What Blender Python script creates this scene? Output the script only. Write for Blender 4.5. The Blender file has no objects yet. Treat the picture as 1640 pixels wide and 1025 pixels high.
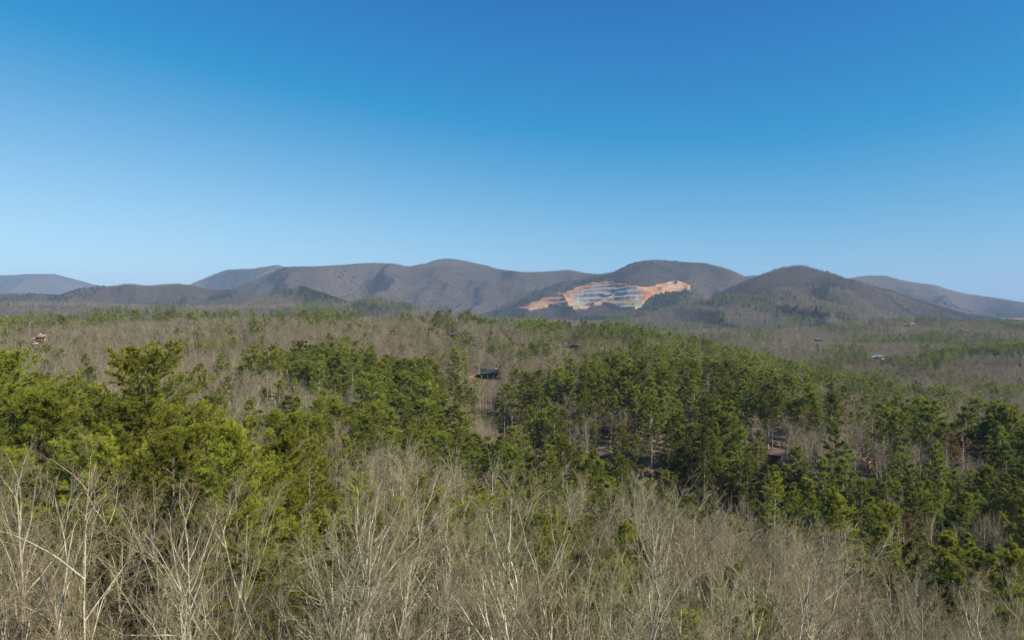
import bpy, math, random, time
import numpy as np
T0 = time.time()
R = math.radians
C = bpy.context.scene.collection
SC = bpy.context.scene
# ------------------------------------------------------------------ camera
F = 1093.3            # focal length in photo pixels (1640 wide)
CX, HY = 820.0, 497.0 # photo column of the view axis, photo row of the eye level
cam = bpy.data.cameras.new('camera'); cam.sensor_width = 36.0; cam.lens = 36.0 * F / 1640
cam.clip_start = 0.5; cam.clip_end = 60000
co = bpy.data.objects.new('camera', cam); C.objects.link(co)
co.location = (0, 0, 0); co.rotation_euler = (R(90) - math.atan((512.5 - HY) / F), 0, 0)
SC.camera = co
# ------------------------------------------------------------------ sky and sun
SUN_AZ, SUN_EL = R(122), R(36)      # azimuth to the right of the view direction (+Y)
w = bpy.data.worlds.new('World'); SC.world = w; w.use_nodes = True
nt = w.node_tree; N = nt.nodes; L = nt.links; N.clear()
def wn(t, **k):
    n = N.new(t)
    for a, b in k.items(): setattr(n, a, b)
    return n
sky = wn('ShaderNodeTexSky', sky_type='NISHITA', sun_disc=False, sun_elevation=SUN_EL, sun_rotation=SUN_AZ,
         altitude=400.0, air_density=1.0, dust_density=0.6, ozone_density=2.5)
bg = wn('ShaderNodeBackground'); bg.inputs[1].default_value = 0.091
out = wn('ShaderNodeOutputWorld')
# camera colour response: one fixed colour matrix on the whole sky (deeper, more cyan blue), the same in every direction
MTX = [[1.493, -0.881, 0.644, -0.3], [0.655, 0.074, 0.427, -0.103], [0.753, -0.451, 0.719, 0.152]]
cb = wn('ShaderNodeCombineColor')
for k, row in enumerate(MTX):
    dp = wn('ShaderNodeVectorMath', operation='DOT_PRODUCT'); dp.inputs[1].default_value = row[:3]; L.new(sky.outputs[0], dp.inputs[0])
    ad = wn('ShaderNodeMath', operation='ADD'); ad.inputs[1].default_value = row[3] * 10; L.new(dp.outputs['Value'], ad.inputs[0])
    mx = wn('ShaderNodeMath', operation='MAXIMUM'); mx.inputs[1].default_value = 0.04; L.new(ad.outputs[0], mx.inputs[0]); L.new(mx.outputs[0], cb.inputs[k])
L.new(cb.outputs[0], bg.inputs[0]); L.new(bg.outputs[0], out.inputs[0])
sun = bpy.data.lights.new('sun', 'SUN'); sun.energy = 5.0; sun.angle = R(0.53); sun.color = (1.0, 0.93, 0.80)
so = bpy.data.objects.new('sun', sun); C.objects.link(so); so.location = (200, -100, 300)
from mathutils import Vector
sd = Vector((math.sin(SUN_AZ) * math.cos(SUN_EL), math.cos(SUN_AZ) * math.cos(SUN_EL), math.sin(SUN_EL)))
so.rotation_euler = sd.to_track_quat('Z', 'Y').to_euler()
vs = SC.view_settings; vs.view_transform = 'Standard'; vs.look = 'None'; vs.exposure = 0.5; vs.gamma = 1.0
vs.use_curve_mapping = False
cy = SC.cycles
cy.use_denoising = True; cy.denoiser = 'OPENIMAGEDENOISE'; cy.denoising_input_passes = 'RGB_ALBEDO_NORMAL'; cy.denoising_prefilter = 'ACCURATE'; cy.max_bounces = 4; cy.diffuse_bounces = 2; cy.glossy_bounces = 1; cy.transmission_bounces = 2; cy.volume_bounces = 0
cy.transparent_max_bounces = 6; cy.caustics_reflective = False; cy.caustics_refractive = False
# ------------------------------------------------------------------ helpers
RNG = np.random.default_rng(7)
def hash2(ix, iy, seed):
    h = (ix.astype(np.int64) * 374761393 + iy.astype(np.int64) * 668265263 + seed * 144269504) & 0xffffffff
    h = ((h ^ (h >> 13)) * 1274126177) & 0xffffffff
    return ((h ^ (h >> 16)) & 0xffffff) / float(0xffffff)
def vnoise(x, y, seed=0):
    x = np.asarray(x, float); y = np.asarray(y, float)
    ix = np.floor(x); iy = np.floor(y); fx = x - ix; fy = y - iy
    fx = fx * fx * fx * (fx * (fx * 6 - 15) + 10); fy = fy * fy * fy * (fy * (fy * 6 - 15) + 10)
    ix = ix.astype(np.int64); iy = iy.astype(np.int64)
    a = hash2(ix, iy, seed); b = hash2(ix + 1, iy, seed); c = hash2(ix, iy + 1, seed); d = hash2(ix + 1, iy + 1, seed)
    return (a * (1 - fx) + b * fx) * (1 - fy) + (c * (1 - fx) + d * fx) * fy
def fbm(x, y, seed=0, octv=4):
    s = 0; a = 0.5; t = 0
    for o in range(octv):
        s = s + a * vnoise(x, y, seed + o * 17); t += a; a *= 0.5; x = x * 2.03 + 11.3; y = y * 2.03 + 5.7
    return s / t
def sstep(a, b, x):
    t = np.clip((x - a) / (b - a), 0, 1); return t * t * (3 - 2 * t)
def nrm(v):
    return v / np.maximum(np.linalg.norm(v, axis=-1, keepdims=True), 1e-9)

def make_mesh(name, V, T, mats, mi=None, col=None, smooth=False):
    """one mesh from arrays: V (n,3), T (m,3) triangles, mi material index per triangle, col (n,) or (n,3) vertex colour"""
    me = bpy.data.meshes.new(name)
    V = np.ascontiguousarray(V, np.float32); T = np.ascontiguousarray(T, np.int32)
    me.vertices.add(len(V)); me.vertices.foreach_set('co', V.ravel())
    me.loops.add(T.size); me.loops.foreach_set('vertex_index', T.ravel())
    me.polygons.add(len(T)); me.polygons.foreach_set('loop_start', np.arange(0, T.size, 3, dtype=np.int32))
    for m in mats: me.materials.append(m)
    if mi is not None: me.polygons.foreach_set('material_index', np.ascontiguousarray(mi, np.int32))
    if col is not None:
        col = np.asarray(col, np.float32)
        if col.ndim == 1: col = np.stack([col] * 3, 1)
        at = me.color_attributes.new('tone', 'FLOAT_COLOR', 'POINT')
        at.data.foreach_set('color', np.concatenate([col, np.ones((len(col), 1), np.float32)], 1).astype(np.float32).ravel())
    if smooth: me.polygons.foreach_set('use_smooth', np.ones(len(T), bool))
    me.update(calc_edges=True); 
    return me
def link(name, data, parent=None, loc=(0, 0, 0), label=None, cat=None, group=None, kind=None):
    o = bpy.data.objects.new(name, data); C.objects.link(o); o.location = loc
    if parent is not None: o.parent = parent
    for k, v in (('label', label), ('category', cat), ('group', group), ('kind', kind)):
        if v: o[k] = v
    return o

# ------------------------------------------------------------------ materials
def mat(name, build):
    m = bpy.data.materials.new(name); m.use_nodes = True; t = m.node_tree; t.nodes.clear()
    o = t.nodes.new('ShaderNodeOutputMaterial'); build(t, o); return m
def nd(t, typ, **k):
    n = t.nodes.new(typ)
    for a, b in k.items():
        if a.startswith('i_'): n.inputs[a[2:].replace('_', ' ')].default_value = b
        else: setattr(n, a, b)
    return n
def mixc(t, fac, a, b, mode='MIX'):
    n = t.nodes.new('ShaderNodeMix'); n.data_type = 'RGBA'; n.blend_type = mode
    for s, v in ((0, fac), (6, a), (7, b)):
        if hasattr(v, 'is_linked') or hasattr(v, 'links'): t.links.new(v, n.inputs[s])
        else: n.inputs[s].default_value = v if not isinstance(v, tuple) else (*v, 1)[:4]
    return n.outputs[2]
def ramp(t, fac, stops):
    n = t.nodes.new('ShaderNodeValToRGB'); e = n.color_ramp.elements
    while len(e) < len(stops): e.new(0.5)
    for i, (p, c) in enumerate(stops):
        e[i].position = p; e[i].color = (*c, 1) if len(c) == 3 else c
    t.links.new(fac, n.inputs[0]); return n.outputs[0]
def noise(t, vec, scale, detail=3.0, rough=0.55):
    n = nd(t, 'ShaderNodeTexNoise'); n.inputs['Scale'].default_value = scale; n.inputs['Detail'].default_value = detail
    n.inputs['Roughness'].default_value = rough
    t.links.new(vec, n.inputs['Vector']); return n.outputs['Fac']
def diffuse(t, o, colour, rough=0.9, transl=0.0, tcol=None, spec=0.25, bump=None):
    b = nd(t, 'ShaderNodeBsdfPrincipled'); b.inputs['Roughness'].default_value = rough
    b.inputs['Specular IOR Level'].default_value = spec
    t.links.new(colour, b.inputs['Base Color'])
    if bump is not None: t.links.new(bump, b.inputs['Normal'])
    if transl > 0:
        tr = nd(t, 'ShaderNodeBsdfTranslucent'); t.links.new(tcol or colour, tr.inputs[0])
        mx = nd(t, 'ShaderNodeMixShader'); mx.inputs[0].default_value = transl
        t.links.new(b.outputs[0], mx.inputs[1]); t.links.new(tr.outputs[0], mx.inputs[2])
        t.links.new(mx.outputs[0], o.inputs[0])
    else:
        t.links.new(b.outputs[0], o.inputs[0])

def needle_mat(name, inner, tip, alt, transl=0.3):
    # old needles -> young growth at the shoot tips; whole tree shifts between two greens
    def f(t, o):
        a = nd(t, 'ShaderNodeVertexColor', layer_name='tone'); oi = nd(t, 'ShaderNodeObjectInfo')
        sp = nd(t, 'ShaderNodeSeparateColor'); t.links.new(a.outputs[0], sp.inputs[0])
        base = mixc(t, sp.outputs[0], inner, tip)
        wn_ = noise(t, oi.outputs['Location'], 0.012, 2.0)
        mr = nd(t, 'ShaderNodeMapRange'); mr.inputs[1].default_value = 0.35; mr.inputs[2].default_value = 0.65
        t.links.new(wn_, mr.inputs[0])
        ad = nd(t, 'ShaderNodeMath', operation='MULTIPLY_ADD'); ad.inputs[1].default_value = 0.55
        t.links.new(mr.outputs[0], ad.inputs[0])
        m2 = nd(t, 'ShaderNodeMath', operation='MULTIPLY'); m2.inputs[1].default_value = 0.45
        t.links.new(oi.outputs['Random'], m2.inputs[0]); t.links.new(m2.outputs[0], ad.inputs[2])
        c = mixc(t, ad.outputs[0], base, alt, 'MIX')
        c2 = mixc(t, 0.55, base, c)
        hv = nd(t, 'ShaderNodeHueSaturation')
        v = nd(t, 'ShaderNodeMapRange'); v.inputs[3].default_value = 0.6; v.inputs[4].default_value = 1.35
        t.links.new(oi.outputs['Random'], v.inputs[0]); t.links.new(v.outputs[0], hv.inputs['Value'])
        t.links.new(c2, hv.inputs['Color'])
        diffuse(t, o, hv.outputs[0], 0.6, transl, spec=0.3)
    return mat(name, f)
def bark_mat(name, pale, dark, scale=6.0, var=0.38):
    def f(t, o):
        tc = nd(t, 'ShaderNodeTexCoord'); oi = nd(t, 'ShaderNodeObjectInfo')
        mp = nd(t, 'ShaderNodeMapping'); mp.inputs['Scale'].default_value = (1, 1, 0.35); t.links.new(tc.outputs['Object'], mp.inputs[0])
        n1 = noise(t, mp.outputs[0], scale, 4.0, 0.65)
        c = ramp(t, n1, [(0.36, dark), (0.55, pale)])
        hv = nd(t, 'ShaderNodeHueSaturation'); v = nd(t, 'ShaderNodeMapRange')
        v.inputs[3].default_value = 1 - var; v.inputs[4].default_value = 1 + var
        t.links.new(oi.outputs['Random'], v.inputs[0]); t.links.new(v.outputs[0], hv.inputs['Value']); t.links.new(c, hv.inputs['Color'])
        diffuse(t, o, hv.outputs[0], 0.9, spec=0.15)
    return mat(name, f)
def twig_mat(name, a, b, c, patch=0.01):
    def f(t, o):
        oi = nd(t, 'ShaderNodeObjectInfo')
        n1 = noise(t, oi.outputs['Location'], patch, 2.0)
        mr = nd(t, 'ShaderNodeMapRange'); mr.inputs[1].default_value = 0.35; mr.inputs[2].default_value = 0.65; t.links.new(n1, mr.inputs[0])
        x = mixc(t, oi.outputs['Random'], a, b); y = mixc(t, mr.outputs[0], x, c); z = mixc(t, 0.5, x, y)
        hv = nd(t, 'ShaderNodeHueSaturation'); v = nd(t, 'ShaderNodeMapRange')
        v.inputs[3].default_value = 0.68; v.inputs[4].default_value = 1.28
        fr = nd(t, 'ShaderNodeMath', operation='FRACT'); m = nd(t, 'ShaderNodeMath', operation='MULTIPLY'); m.inputs[1].default_value = 7.31
        t.links.new(oi.outputs['Random'], m.inputs[0]); t.links.new(m.outputs[0], fr.inputs[0]); t.links.new(fr.outputs[0], v.inputs[0])
        t.links.new(v.outputs[0], hv.inputs['Value']); t.links.new(z, hv.inputs['Color'])
        diffuse(t, o, hv.outputs[0], 0.85, spec=0.15)
    return mat(name, f)
def plain(name, colour, rough=0.7, nscale=3.0, amt=0.25, spec=0.3, metal=0.0):
    def f(t, o):
        tc = nd(t, 'ShaderNodeTexCoord'); n1 = noise(t, tc.outputs['Object'], nscale, 4.0)
        lo = tuple(c * (1 - amt) for c in colour); hi = tuple(min(1, c * (1 + amt)) for c in colour)
        c = ramp(t, n1, [(0.3, lo), (0.7, hi)])
        diffuse(t, o, c, rough, spec=spec)
    return mat(name, f)

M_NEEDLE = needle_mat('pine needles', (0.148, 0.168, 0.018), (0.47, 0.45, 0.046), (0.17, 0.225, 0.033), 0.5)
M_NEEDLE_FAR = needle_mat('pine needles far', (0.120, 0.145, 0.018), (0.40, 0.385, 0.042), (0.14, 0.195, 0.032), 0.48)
M_HEM = needle_mat('hemlock needles', (0.09, 0.105, 0.012), (0.28, 0.27, 0.03), (0.12, 0.14, 0.02), 0.35)
M_BROAD = needle_mat('evergreen leaves', (0.08, 0.10, 0.01), (0.32, 0.31, 0.03), (0.12, 0.15, 0.02), 0.3)
M_BROWNLEAF = needle_mat('dry leaves', (0.14, 0.07, 0.03), (0.28, 0.15, 0.07), (0.20, 0.09, 0.04), 0.3)
M_PBARK = bark_mat('pine bark', (0.36, 0.31, 0.25), (0.12, 0.095, 0.075)); M_PBARK_NEAR = bark_mat('brown pine bark', (0.20, 0.16, 0.12), (0.08, 0.06, 0.045))
M_BARK = bark_mat('pale bark', (0.41, 0.365, 0.25), (0.18, 0.15, 0.095), 5.0)
M_BARK_GREY = bark_mat('grey bark', (0.44, 0.39, 0.29), (0.18, 0.15, 0.10), 5.0)
M_TWIG = twig_mat('twigs', (0.245, 0.205, 0.11), (0.285, 0.26, 0.16), (0.20, 0.14, 0.078), 0.05)
M_TWIG_FAR = twig_mat('twigs far', (0.25, 0.215, 0.135), (0.20, 0.172, 0.11), (0.215, 0.16, 0.095), 0.008)
M_TWIG_MTN = twig_mat('mountain twigs', (0.105, 0.09, 0.068), (0.085, 0.078, 0.062), (0.12, 0.092, 0.066), 0.0015)
M_MTN_GREEN = needle_mat('mountain conifers', (0.022, 0.04, 0.018), (0.06, 0.085, 0.035), (0.04, 0.065, 0.03), 0.2)

def ground_build(t, o):
    g = nd(t, 'ShaderNodeNewGeometry')
    n1 = noise(t, g.outputs['Position'], 0.9, 5.0, 0.7); n2 = noise(t, g.outputs['Position'], 0.02, 4.0)
    c = ramp(t, n1, [(0.3, (0.075, 0.052, 0.035)), (0.5, (0.155, 0.11, 0.075)), (0.7, (0.24, 0.18, 0.125))])
    c2 = ramp(t, n2, [(0.35, (0.16, 0.12, 0.085)), (0.5, (0.19, 0.135, 0.095)), (0.65, (0.23, 0.14, 0.09))])
    diffuse(t, o, mixc(t, 0.45, c, c2), 0.95, spec=0.1)
M_GROUND = mat('leaf litter', ground_build)
def mtn_build(t, o):
    g = nd(t, 'ShaderNodeNewGeometry')
    n1 = noise(t, g.outputs['Position'], 0.022, 6.0, 0.75); n2 = noise(t, g.outputs['Position'], 0.0022, 5.0, 0.65)
    c = ramp(t, n1, [(0.32, (0.030, 0.026, 0.022)), (0.68, (0.125, 0.094, 0.070))])
    c2 = ramp(t, n2, [(0.4, (0.06, 0.056, 0.046)), (0.6, (0.098, 0.068, 0.053))])
    diffuse(t, o, mixc(t, 0.5, c, c2), 0.95, spec=0.1)
M_MTN = mat('mountain floor', mtn_build)

# ------------------------------------------------------------------ terrain: heights below the drone
PXC = np.array([-700, 0, 200, 400, 600, 800, 1000, 1200, 1400, 1640, 2340.])
ROWS = [
 (3,    [-26]*9),
 (30,   [-27, -27, -27, -27, -27, -27, -28, -31, -33]),
 (60,   [-31, -31, -32, -32, -33, -33, -36, -41, -43]),
 (90,   [-32, -33, -37, -39, -40, -42, -47, -53, -55]),
 (130,  [-36, -37, -43, -45, -49, -52, -57, -63, -65]),
 (180,  [-40, -41, -46, -48, -57, -62, -66, -68, -69]),
 (230,  [-42, -43, -47, -50, -64, -64, -60, -57, -64]),
 (330,  [-43, -44, -46, -48, -60, -52, -55, -65, -74]),
 (440,  [-42, -42, -43, -45, -58, -54, -58, -76, -86]),
 (550,  [-40, -36, -35, -36, -53, -50, -62, -85, -94]),
 (650,  [-34, -28, -26, -28, -36, -43, -66, -92, -99]),
 (750,  [-28, -25, -22, -23, -27, -35, -69, -98, -104]),
 (850,  [-38, -38, -34, -34, -42, -58, -90, -112, -112]),
 (1000, [-60, -60, -60, -60, -62, -82, -104, -94, -64]),
 (1300, [-82, -82, -82, -82, -84, -92, -96, -80, -92]),
 (1600, [-90, -90, -90, -90, -90, -90, -82, -72, -82]),
 (2000, [-88, -88, -88, -88, -88, -84, -76, -60, -54]),
 (2600, [-80, -80, -80, -80, -80, -80, -78, -70, -64]),
 (3600, [-75]*9), (5000, [-75]*9), (16000, [-75]*9)]
_ly = np.log([r[0] for r in ROWS]); _tab = np.array([[r[1][0]] + list(r[1]) + [r[1][-1]] for r in ROWS], float)
GPX = np.linspace(-700, 2340, 305); GLY = np.linspace(_ly[0], _ly[-1], 420)
_a = np.array([np.interp(GPX, PXC, row) for row in _tab])
_g = np.array([np.interp(GLY, _ly, _a[:, j]) for j in range(len(GPX))]).T
def _blur(a, n, ax):
    k = np.exp(-0.5 * (np.arange(-2 * n, 2 * n + 1) / n) ** 2); k /= k.sum()
    p = [(0, 0), (0, 0)]; p[ax] = (2 * n, 2 * n); b = np.pad(a, p, 'edge')
    return np.apply_along_axis(lambda v: np.convolve(v, k, 'valid'), ax, b)
_g = _blur(_blur(_g, 5, 1), 3, 0)
def blerp(G, px, Y):
    u = np.clip((px - GPX[0]) / (GPX[1] - GPX[0]), 0, len(GPX) - 1.001); v = np.clip((np.log(np.maximum(Y, 3)) - GLY[0]) / (GLY[1] - GLY[0]), 0, len(GLY) - 1.001)
    i = u.astype(int); j = v.astype(int); fu = u - i; fv = v - j
    return (G[j, i] * (1 - fu) + G[j, i + 1] * fu) * (1 - fv) + (G[j + 1, i] * (1 - fu) + G[j + 1, i + 1] * fu) * fv
def to_px(X, Y): return CX + F * X / Y
GULLY = [(770, 345), (830, 292), (900, 266), (1000, 248), (1100, 228), (1200, 205), (1300, 182), (1450, 160), (1640, 145), (1800, 138)]
GXY = np.array([((p - CX) / F * y, y) for p, y in GULLY])
def gully_d(X, Y):
    d = np.full(np.broadcast(X, Y).shape, 1e9)
    for a, b in zip(GXY[:-1], GXY[1:]):
        ab = b - a; t = np.clip(((X - a[0]) * ab[0] + (Y - a[1]) * ab[1]) / (ab @ ab), 0, 1)
        d = np.minimum(d, np.hypot(X - a[0] - t * ab[0], Y - a[1] - t * ab[1]))
    return d
def ground_h(X, Y):
    X = np.asarray(X, float); Y = np.maximum(np.asarray(Y, float), 3)
    h = blerp(_g, to_px(X, Y), Y)
    a = np.clip(Y / 400, 0.15, 1.0)
    h = h + a * 7 * (fbm(X / 95, Y / 95, 3) - 0.5) + 1.2 * (fbm(X / 14, Y / 14, 5) - 0.5)
    h = h - 9.0 * np.exp(-(gully_d(X, Y) / 15.0) ** 2)
    h = h + sstep(850, 1500, Y) * (62 * (fbm(X / 380, Y / 460, 9) - 0.5) + 16 * (fbm(X / 130, Y / 170, 10) - 0.5))
    return h
def sheet(px, Yr, hf):
    P, Q = np.meshgrid(px, Yr); X = (P - CX) / F * Q; Z = hf(X, Q)
    V = np.stack([X, Q, Z], -1).reshape(-1, 3); nx = len(px); ny = len(Yr)
    i = (np.arange(ny - 1)[:, None] * nx + np.arange(nx - 1)).ravel()
    T = np.concatenate([np.stack([i, i + 1, i + nx + 1], 1), np.stack([i, i + nx + 1, i + nx], 1)])
    return V, T
V, T = sheet(np.linspace(-700, 2340, 300), np.exp(np.linspace(math.log(3), math.log(16000), 330)), ground_h)
link('ground', make_mesh('ground', V, T, [M_GROUND], smooth=True), kind='structure',
     label='leaf-strewn forest floor of the valley, mostly hidden under the trees')

# ------------------------------------------------------------------ mountains
class Ridge:
    def __init__(s, name, D, Wf, Wb, prof, floor, rib, ribx, seed, label, tree=14.0, spacing=15.0, green=0.12, amp_crest=0.0):
        s.name, s.D, s.Wf, s.Wb, s.floor, s.rib, s.ribx, s.seed, s.label = name, D, Wf, Wb, floor, rib, ribx, seed, label
        s.px = np.array([p[0] for p in prof], float); s.y = np.array([p[1] for p in prof], float)
        s.tree, s.spacing, s.green = tree, spacing, green
        fx = np.arange(s.px[0], s.px[-1] + 1, 2.0); fy = np.interp(fx, s.px, s.y)
        s.fx = fx; s.fy = np.convolve(np.pad(fy, 6, 'edge'), np.ones(13) / 13, 'valid') * 0.5 + fy * 0.5
    def depth(s, px): return s.D * (1 + 0.05 * np.sin(px * 0.011 + s.seed) + 0.02 * np.sin(px * 0.037 + 2 * s.seed))
    def h(s, X, Y):
        px = to_px(X, Y); D = s.depth(px)
        H = (HY - np.interp(px, s.fx, s.fy)) / F * D - s.tree * 0.85
        H = H + np.clip(H + 115, 0, 200) / 200 * s.D * 0.0022 * (fbm(px * 0.03 + s.seed, px * 0 + s.seed * 1.7, s.seed + 5, 4) - 0.5) * 1.6
        f = np.clip((Y - (D - s.Wf)) / s.Wf, 0, 1); b = np.clip((Y - D) / s.Wb, 0, 1)
        up = np.where(Y <= D, 0.62 * f ** 1.25 + 0.38 * sstep(0, 1, f), 1 - sstep(0, 1, b))
        wx = X / s.ribx + 0.55 * (fbm(X / s.ribx * 0.7, Y / s.ribx * 0.5, s.seed + 3, 3) - 0.5) * 3
        r1 = 1 - np.abs(2 * vnoise(wx, Y / (s.ribx * 4.0), s.seed + 1) - 1)
        r2 = 1 - np.abs(2 * vnoise(wx * 2.3 + 7, Y / (s.ribx * 1.5), s.seed + 2) - 1)
        env = np.where(Y <= D, np.clip(4 * up * (1 - up), 0, 1) ** 0.8 * np.clip(f * 3, 0, 1), 0)
        hh = np.maximum(H - s.floor, 0)
        quiet = 1 - 0.8 * (s.seed == 53) * sstep(790, 850, px) * (1 - sstep(1100, 1150, px))
        cut = 2.5 * quiet * env * (s.rib * (1 - r1) + 0.35 * s.rib * (1 - r2) + 0.12 * s.rib * fbm(X / 90, Y / 90, s.seed)) * np.clip(hh / 250, 0.15, 1.3)
        z = s.floor + (H - s.floor) * up - cut - np.where(hh <= 0, 25, 0)
        return np.where((px < s.px[0]) | (px > s.px[-1]) | (Y < D - s.Wf) | (Y > D + s.Wb), -150.0, z)
RIDGES = [
 Ridge('mountain', 12500, 3500, 2500, [(-400, 455), (-150, 450), (0, 441), (40, 438), (85, 437), (120, 446), (150, 455), (200, 464), (300, 478), (420, 497), (520, 510)], -115, 170, 900, 11,
       'pale blue mountain farthest away at the left edge', spacing=26, green=0.02),
 Ridge('mountain', 9200, 2200, 2000, [(180, 500), (250, 472), (300, 457), (345, 438), (365, 430), (400, 429), (430, 424), (447, 423), (470, 430), (520, 440), (600, 452), (700, 475), (800, 505)], -115, 150, 800, 23,
       'bluish flat-topped mountain just behind the left end of the long main ridge', spacing=22, green=0.03),
 Ridge('mountain', 9600, 2000, 2000, [(1080, 505), (1130, 462), (1190, 442), (1205, 440), (1225, 442), (1260, 452), (1320, 480), (1360, 505)], -115, 120, 800, 29,
       'sliver of blue mountain showing in the notch between the domed mountain and the pointed peak', spacing=24, green=0.02),
 Ridge('mountain', 6400, 3100, 2200, [(250, 510), (300, 492), (350, 472), (400, 449), (430, 437), (460, 427), (500, 426), (550, 423), (600, 419), (620, 420), (660, 426), (690, 418), (705, 413), (722, 412), (735, 414), (760, 420), (800, 430), (845, 434), (890, 433), (912, 431), (930, 434), (960, 438), (1000, 446), (1050, 458), (1120, 478), (1200, 505)], -115, 190, 620, 37,
       'long brown main mountain ridge with a rounded summit in the middle of the skyline', spacing=17, green=0.05),
 Ridge('mountain', 7200, 3600, 2200, [(1240, 505), (1290, 462), (1340, 448), (1385, 441), (1420, 441), (1440, 447), (1480, 453), (1540, 468), (1600, 477), (1640, 483), (1740, 492), (1900, 496), (2100, 505)], -115, 170, 700, 41,
       'dark blue mountain at the right edge behind the pointed peak, sloping down to the right', spacing=19, green=0.08),
 Ridge('mountain', 5300, 2900, 1800, [(740, 512), (790, 496), (830, 478), (870, 462), (900, 452), (950, 440), (985, 434), (1005, 424), (1030, 416), (1045, 415), (1080, 418), (1130, 420), (1160, 428), (1185, 438), (1210, 447), (1260, 462), (1320, 482), (1380, 510)], -115, 120, 520, 53,
       'domed mountain carrying the orange and grey quarry on its flank', spacing=15, green=0.10),
 Ridge('hill', 4300, 1800, 1000, [(-400, 472), (-100, 474), (0, 469), (40, 468), (95, 472), (130, 460), (165, 457), (185, 456), (210, 453), (228, 455), (250, 455), (285, 453), (305, 456), (330, 462), (370, 464), (420, 474), (470, 490), (540, 508)], -115, 75, 330, 61,
       'low brown wooded hills in front of the blue mountains on the left', spacing=13, green=0.28),
 Ridge('mountain', 3900, 2250, 1500, [(930, 520), (1000, 511), (1040, 503), (1090, 491), (1140, 474), (1200, 445), (1240, 430), (1262, 425), (1285, 422), (1300, 426), (1330, 436), (1350, 443), (1400, 457), (1450, 472), (1500, 488), (1550, 502), (1620, 512), (1720, 520)], -115, 85, 430, 71,
       'brown pointed peak right of the quarry, its long flank running down to the right', spacing=12, green=0.07),
 Ridge('hill', 3300, 1100, 700, [(360, 506), (400, 482), (440, 468), (475, 458), (488, 458), (500, 463), (540, 477), (570, 487), (610, 500), (640, 510)], -115, 45, 260, 83,
       'small conical hill with dark pines down its right side, below the main ridge', spacing=11, green=0.4),
 Ridge('hill', 2700, 900, 700, [(-400, 486), (0, 485), (100, 484), (180, 488), (260, 491), (330, 490), (400, 489), (450, 488), (520, 489), (560, 486), (600, 480), (625, 482), (660, 491), (690, 500), (760, 508), (850, 512), (950, 516), (1100, 522)], -115, 20, 240, 97,
       'low wooded rise at the foot of the mountains behind the tree-topped ridge', spacing=10, green=0.35),
]
RIDGES += [
 Ridge('hill', 3000, 1050, 700, [(930, 522), (1000, 508), (1050, 498), (1110, 481), (1170, 474), (1235, 478), (1300, 490), (1360, 503), (1430, 522)], -115, 34, 230, 103,
       'green-crested wooded spur at the foot of the pointed peak', spacing=11.5, green=0.16),
 Ridge('hill', 1500, 330, 420, [(930, 585), (1000, 568), (1080, 553), (1160, 545), (1230, 549), (1300, 560), (1370, 572), (1450, 590)], -125, 9, 130, 109,
       'low brown wooded swell in the valley behind the pine-covered spur', spacing=8, green=0.14),
 Ridge('hill', 1060, 250, 420, [(1340, 625), (1400, 596), (1455, 578), (1510, 566), (1580, 560), (1660, 557), (1760, 560), (1900, 575), (2000, 600)], -125, 12, 110, 113,
       'rounded wooded rise at the right edge with pines along its top', tree=20, spacing=6.6, green=0.1)]
def all_h(X, Y, skip=None):
    z = ground_h(X, Y)
    for r in RIDGES:
        if r is not skip: z = np.maximum(z, r.h(X, Y))
    return z
for r in RIDGES:
    px = np.linspace(r.px[0], r.px[-1], int((r.px[-1] - r.px[0]) / 3.2))
    f = np.concatenate([np.linspace(0, 1, 90), 1 + np.linspace(0, 1, 24)[1:] ])
    P, Q = np.meshgrid(px, f); D = r.depth(P)
    Yv = np.where(Q <= 1, D - r.Wf * (1 - Q), D + r.Wb * (Q - 1))
    X = (P - CX) / F * Yv; Z = r.h(X, Yv)
    V = np.stack([X, Yv, Z], -1).reshape(-1, 3); nx = len(px); ny = len(f)
    i = (np.arange(ny - 1)[:, None] * nx + np.arange(nx - 1)).ravel()
    T = np.concatenate([np.stack([i, i + 1, i + nx + 1], 1), np.stack([i, i + nx + 1, i + nx], 1)])
    link(r.name, make_mesh(r.name, V, T, [M_MTN], smooth=True), kind='structure', label=r.label)
print('terrain', round(time.time() - T0, 1))

# quarry outline in the photo, mapped onto the flank of the domed mountain
QR = RIDGES[5]
Q_TOP = [(824, 500), (850, 491), (880, 479), (905, 473), (928, 462), (950, 457), (975, 456), (1000, 459), (1020, 464), (1036, 466), (1050, 461), (1066, 457), (1082, 455), (1098, 457), (1106, 463)]
Q_BOT = [(824, 503), (850, 497), (880, 491), (905, 494), (922, 496), (938, 495), (952, 490), (966, 487), (976, 490), (995, 496), (1018, 496), (1028, 491), (1036, 480), (1050, 473), (1070, 468), (1106, 466)]
def qt(px): return np.interp(px, *zip(*Q_TOP))
def qb(px): return np.interp(px, *zip(*Q_BOT))
def scr_y(X, Y, Z): return HY - F * Z / Y
def in_quarry(X, Y, Z, pad=1.0):
    px = to_px(X, Y); y = scr_y(X, Y, Z)
    return (px > 824) & (px < 1106) & (y > qt(px) - pad) & (y < qb(px) + pad * 0.5)
qpx = np.linspace(824, 1106, 300); YS = np.linspace(2950, QR.D * 1.08, 900)
PP, YY = np.meshgrid(qpx, YS); ZZ = all_h((PP - CX) / F * YY, YY)
EL = scr_y(0, YY, ZZ); nq = 70
QY = np.zeros((nq, len(qpx)))
for j in range(len(qpx)):
    e = np.minimum.accumulate(EL[:, j])                 # falls with distance
    ys = np.linspace(qb(qpx[j]) + 0.8, qt(qpx[j]) - 0.8, nq)
    k = np.searchsorted(-e, -ys); QY[:, j] = YS[np.clip(k, 0, len(YS) - 1)]
QY = _blur(_blur(QY, 2, 1), 1, 0)
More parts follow.
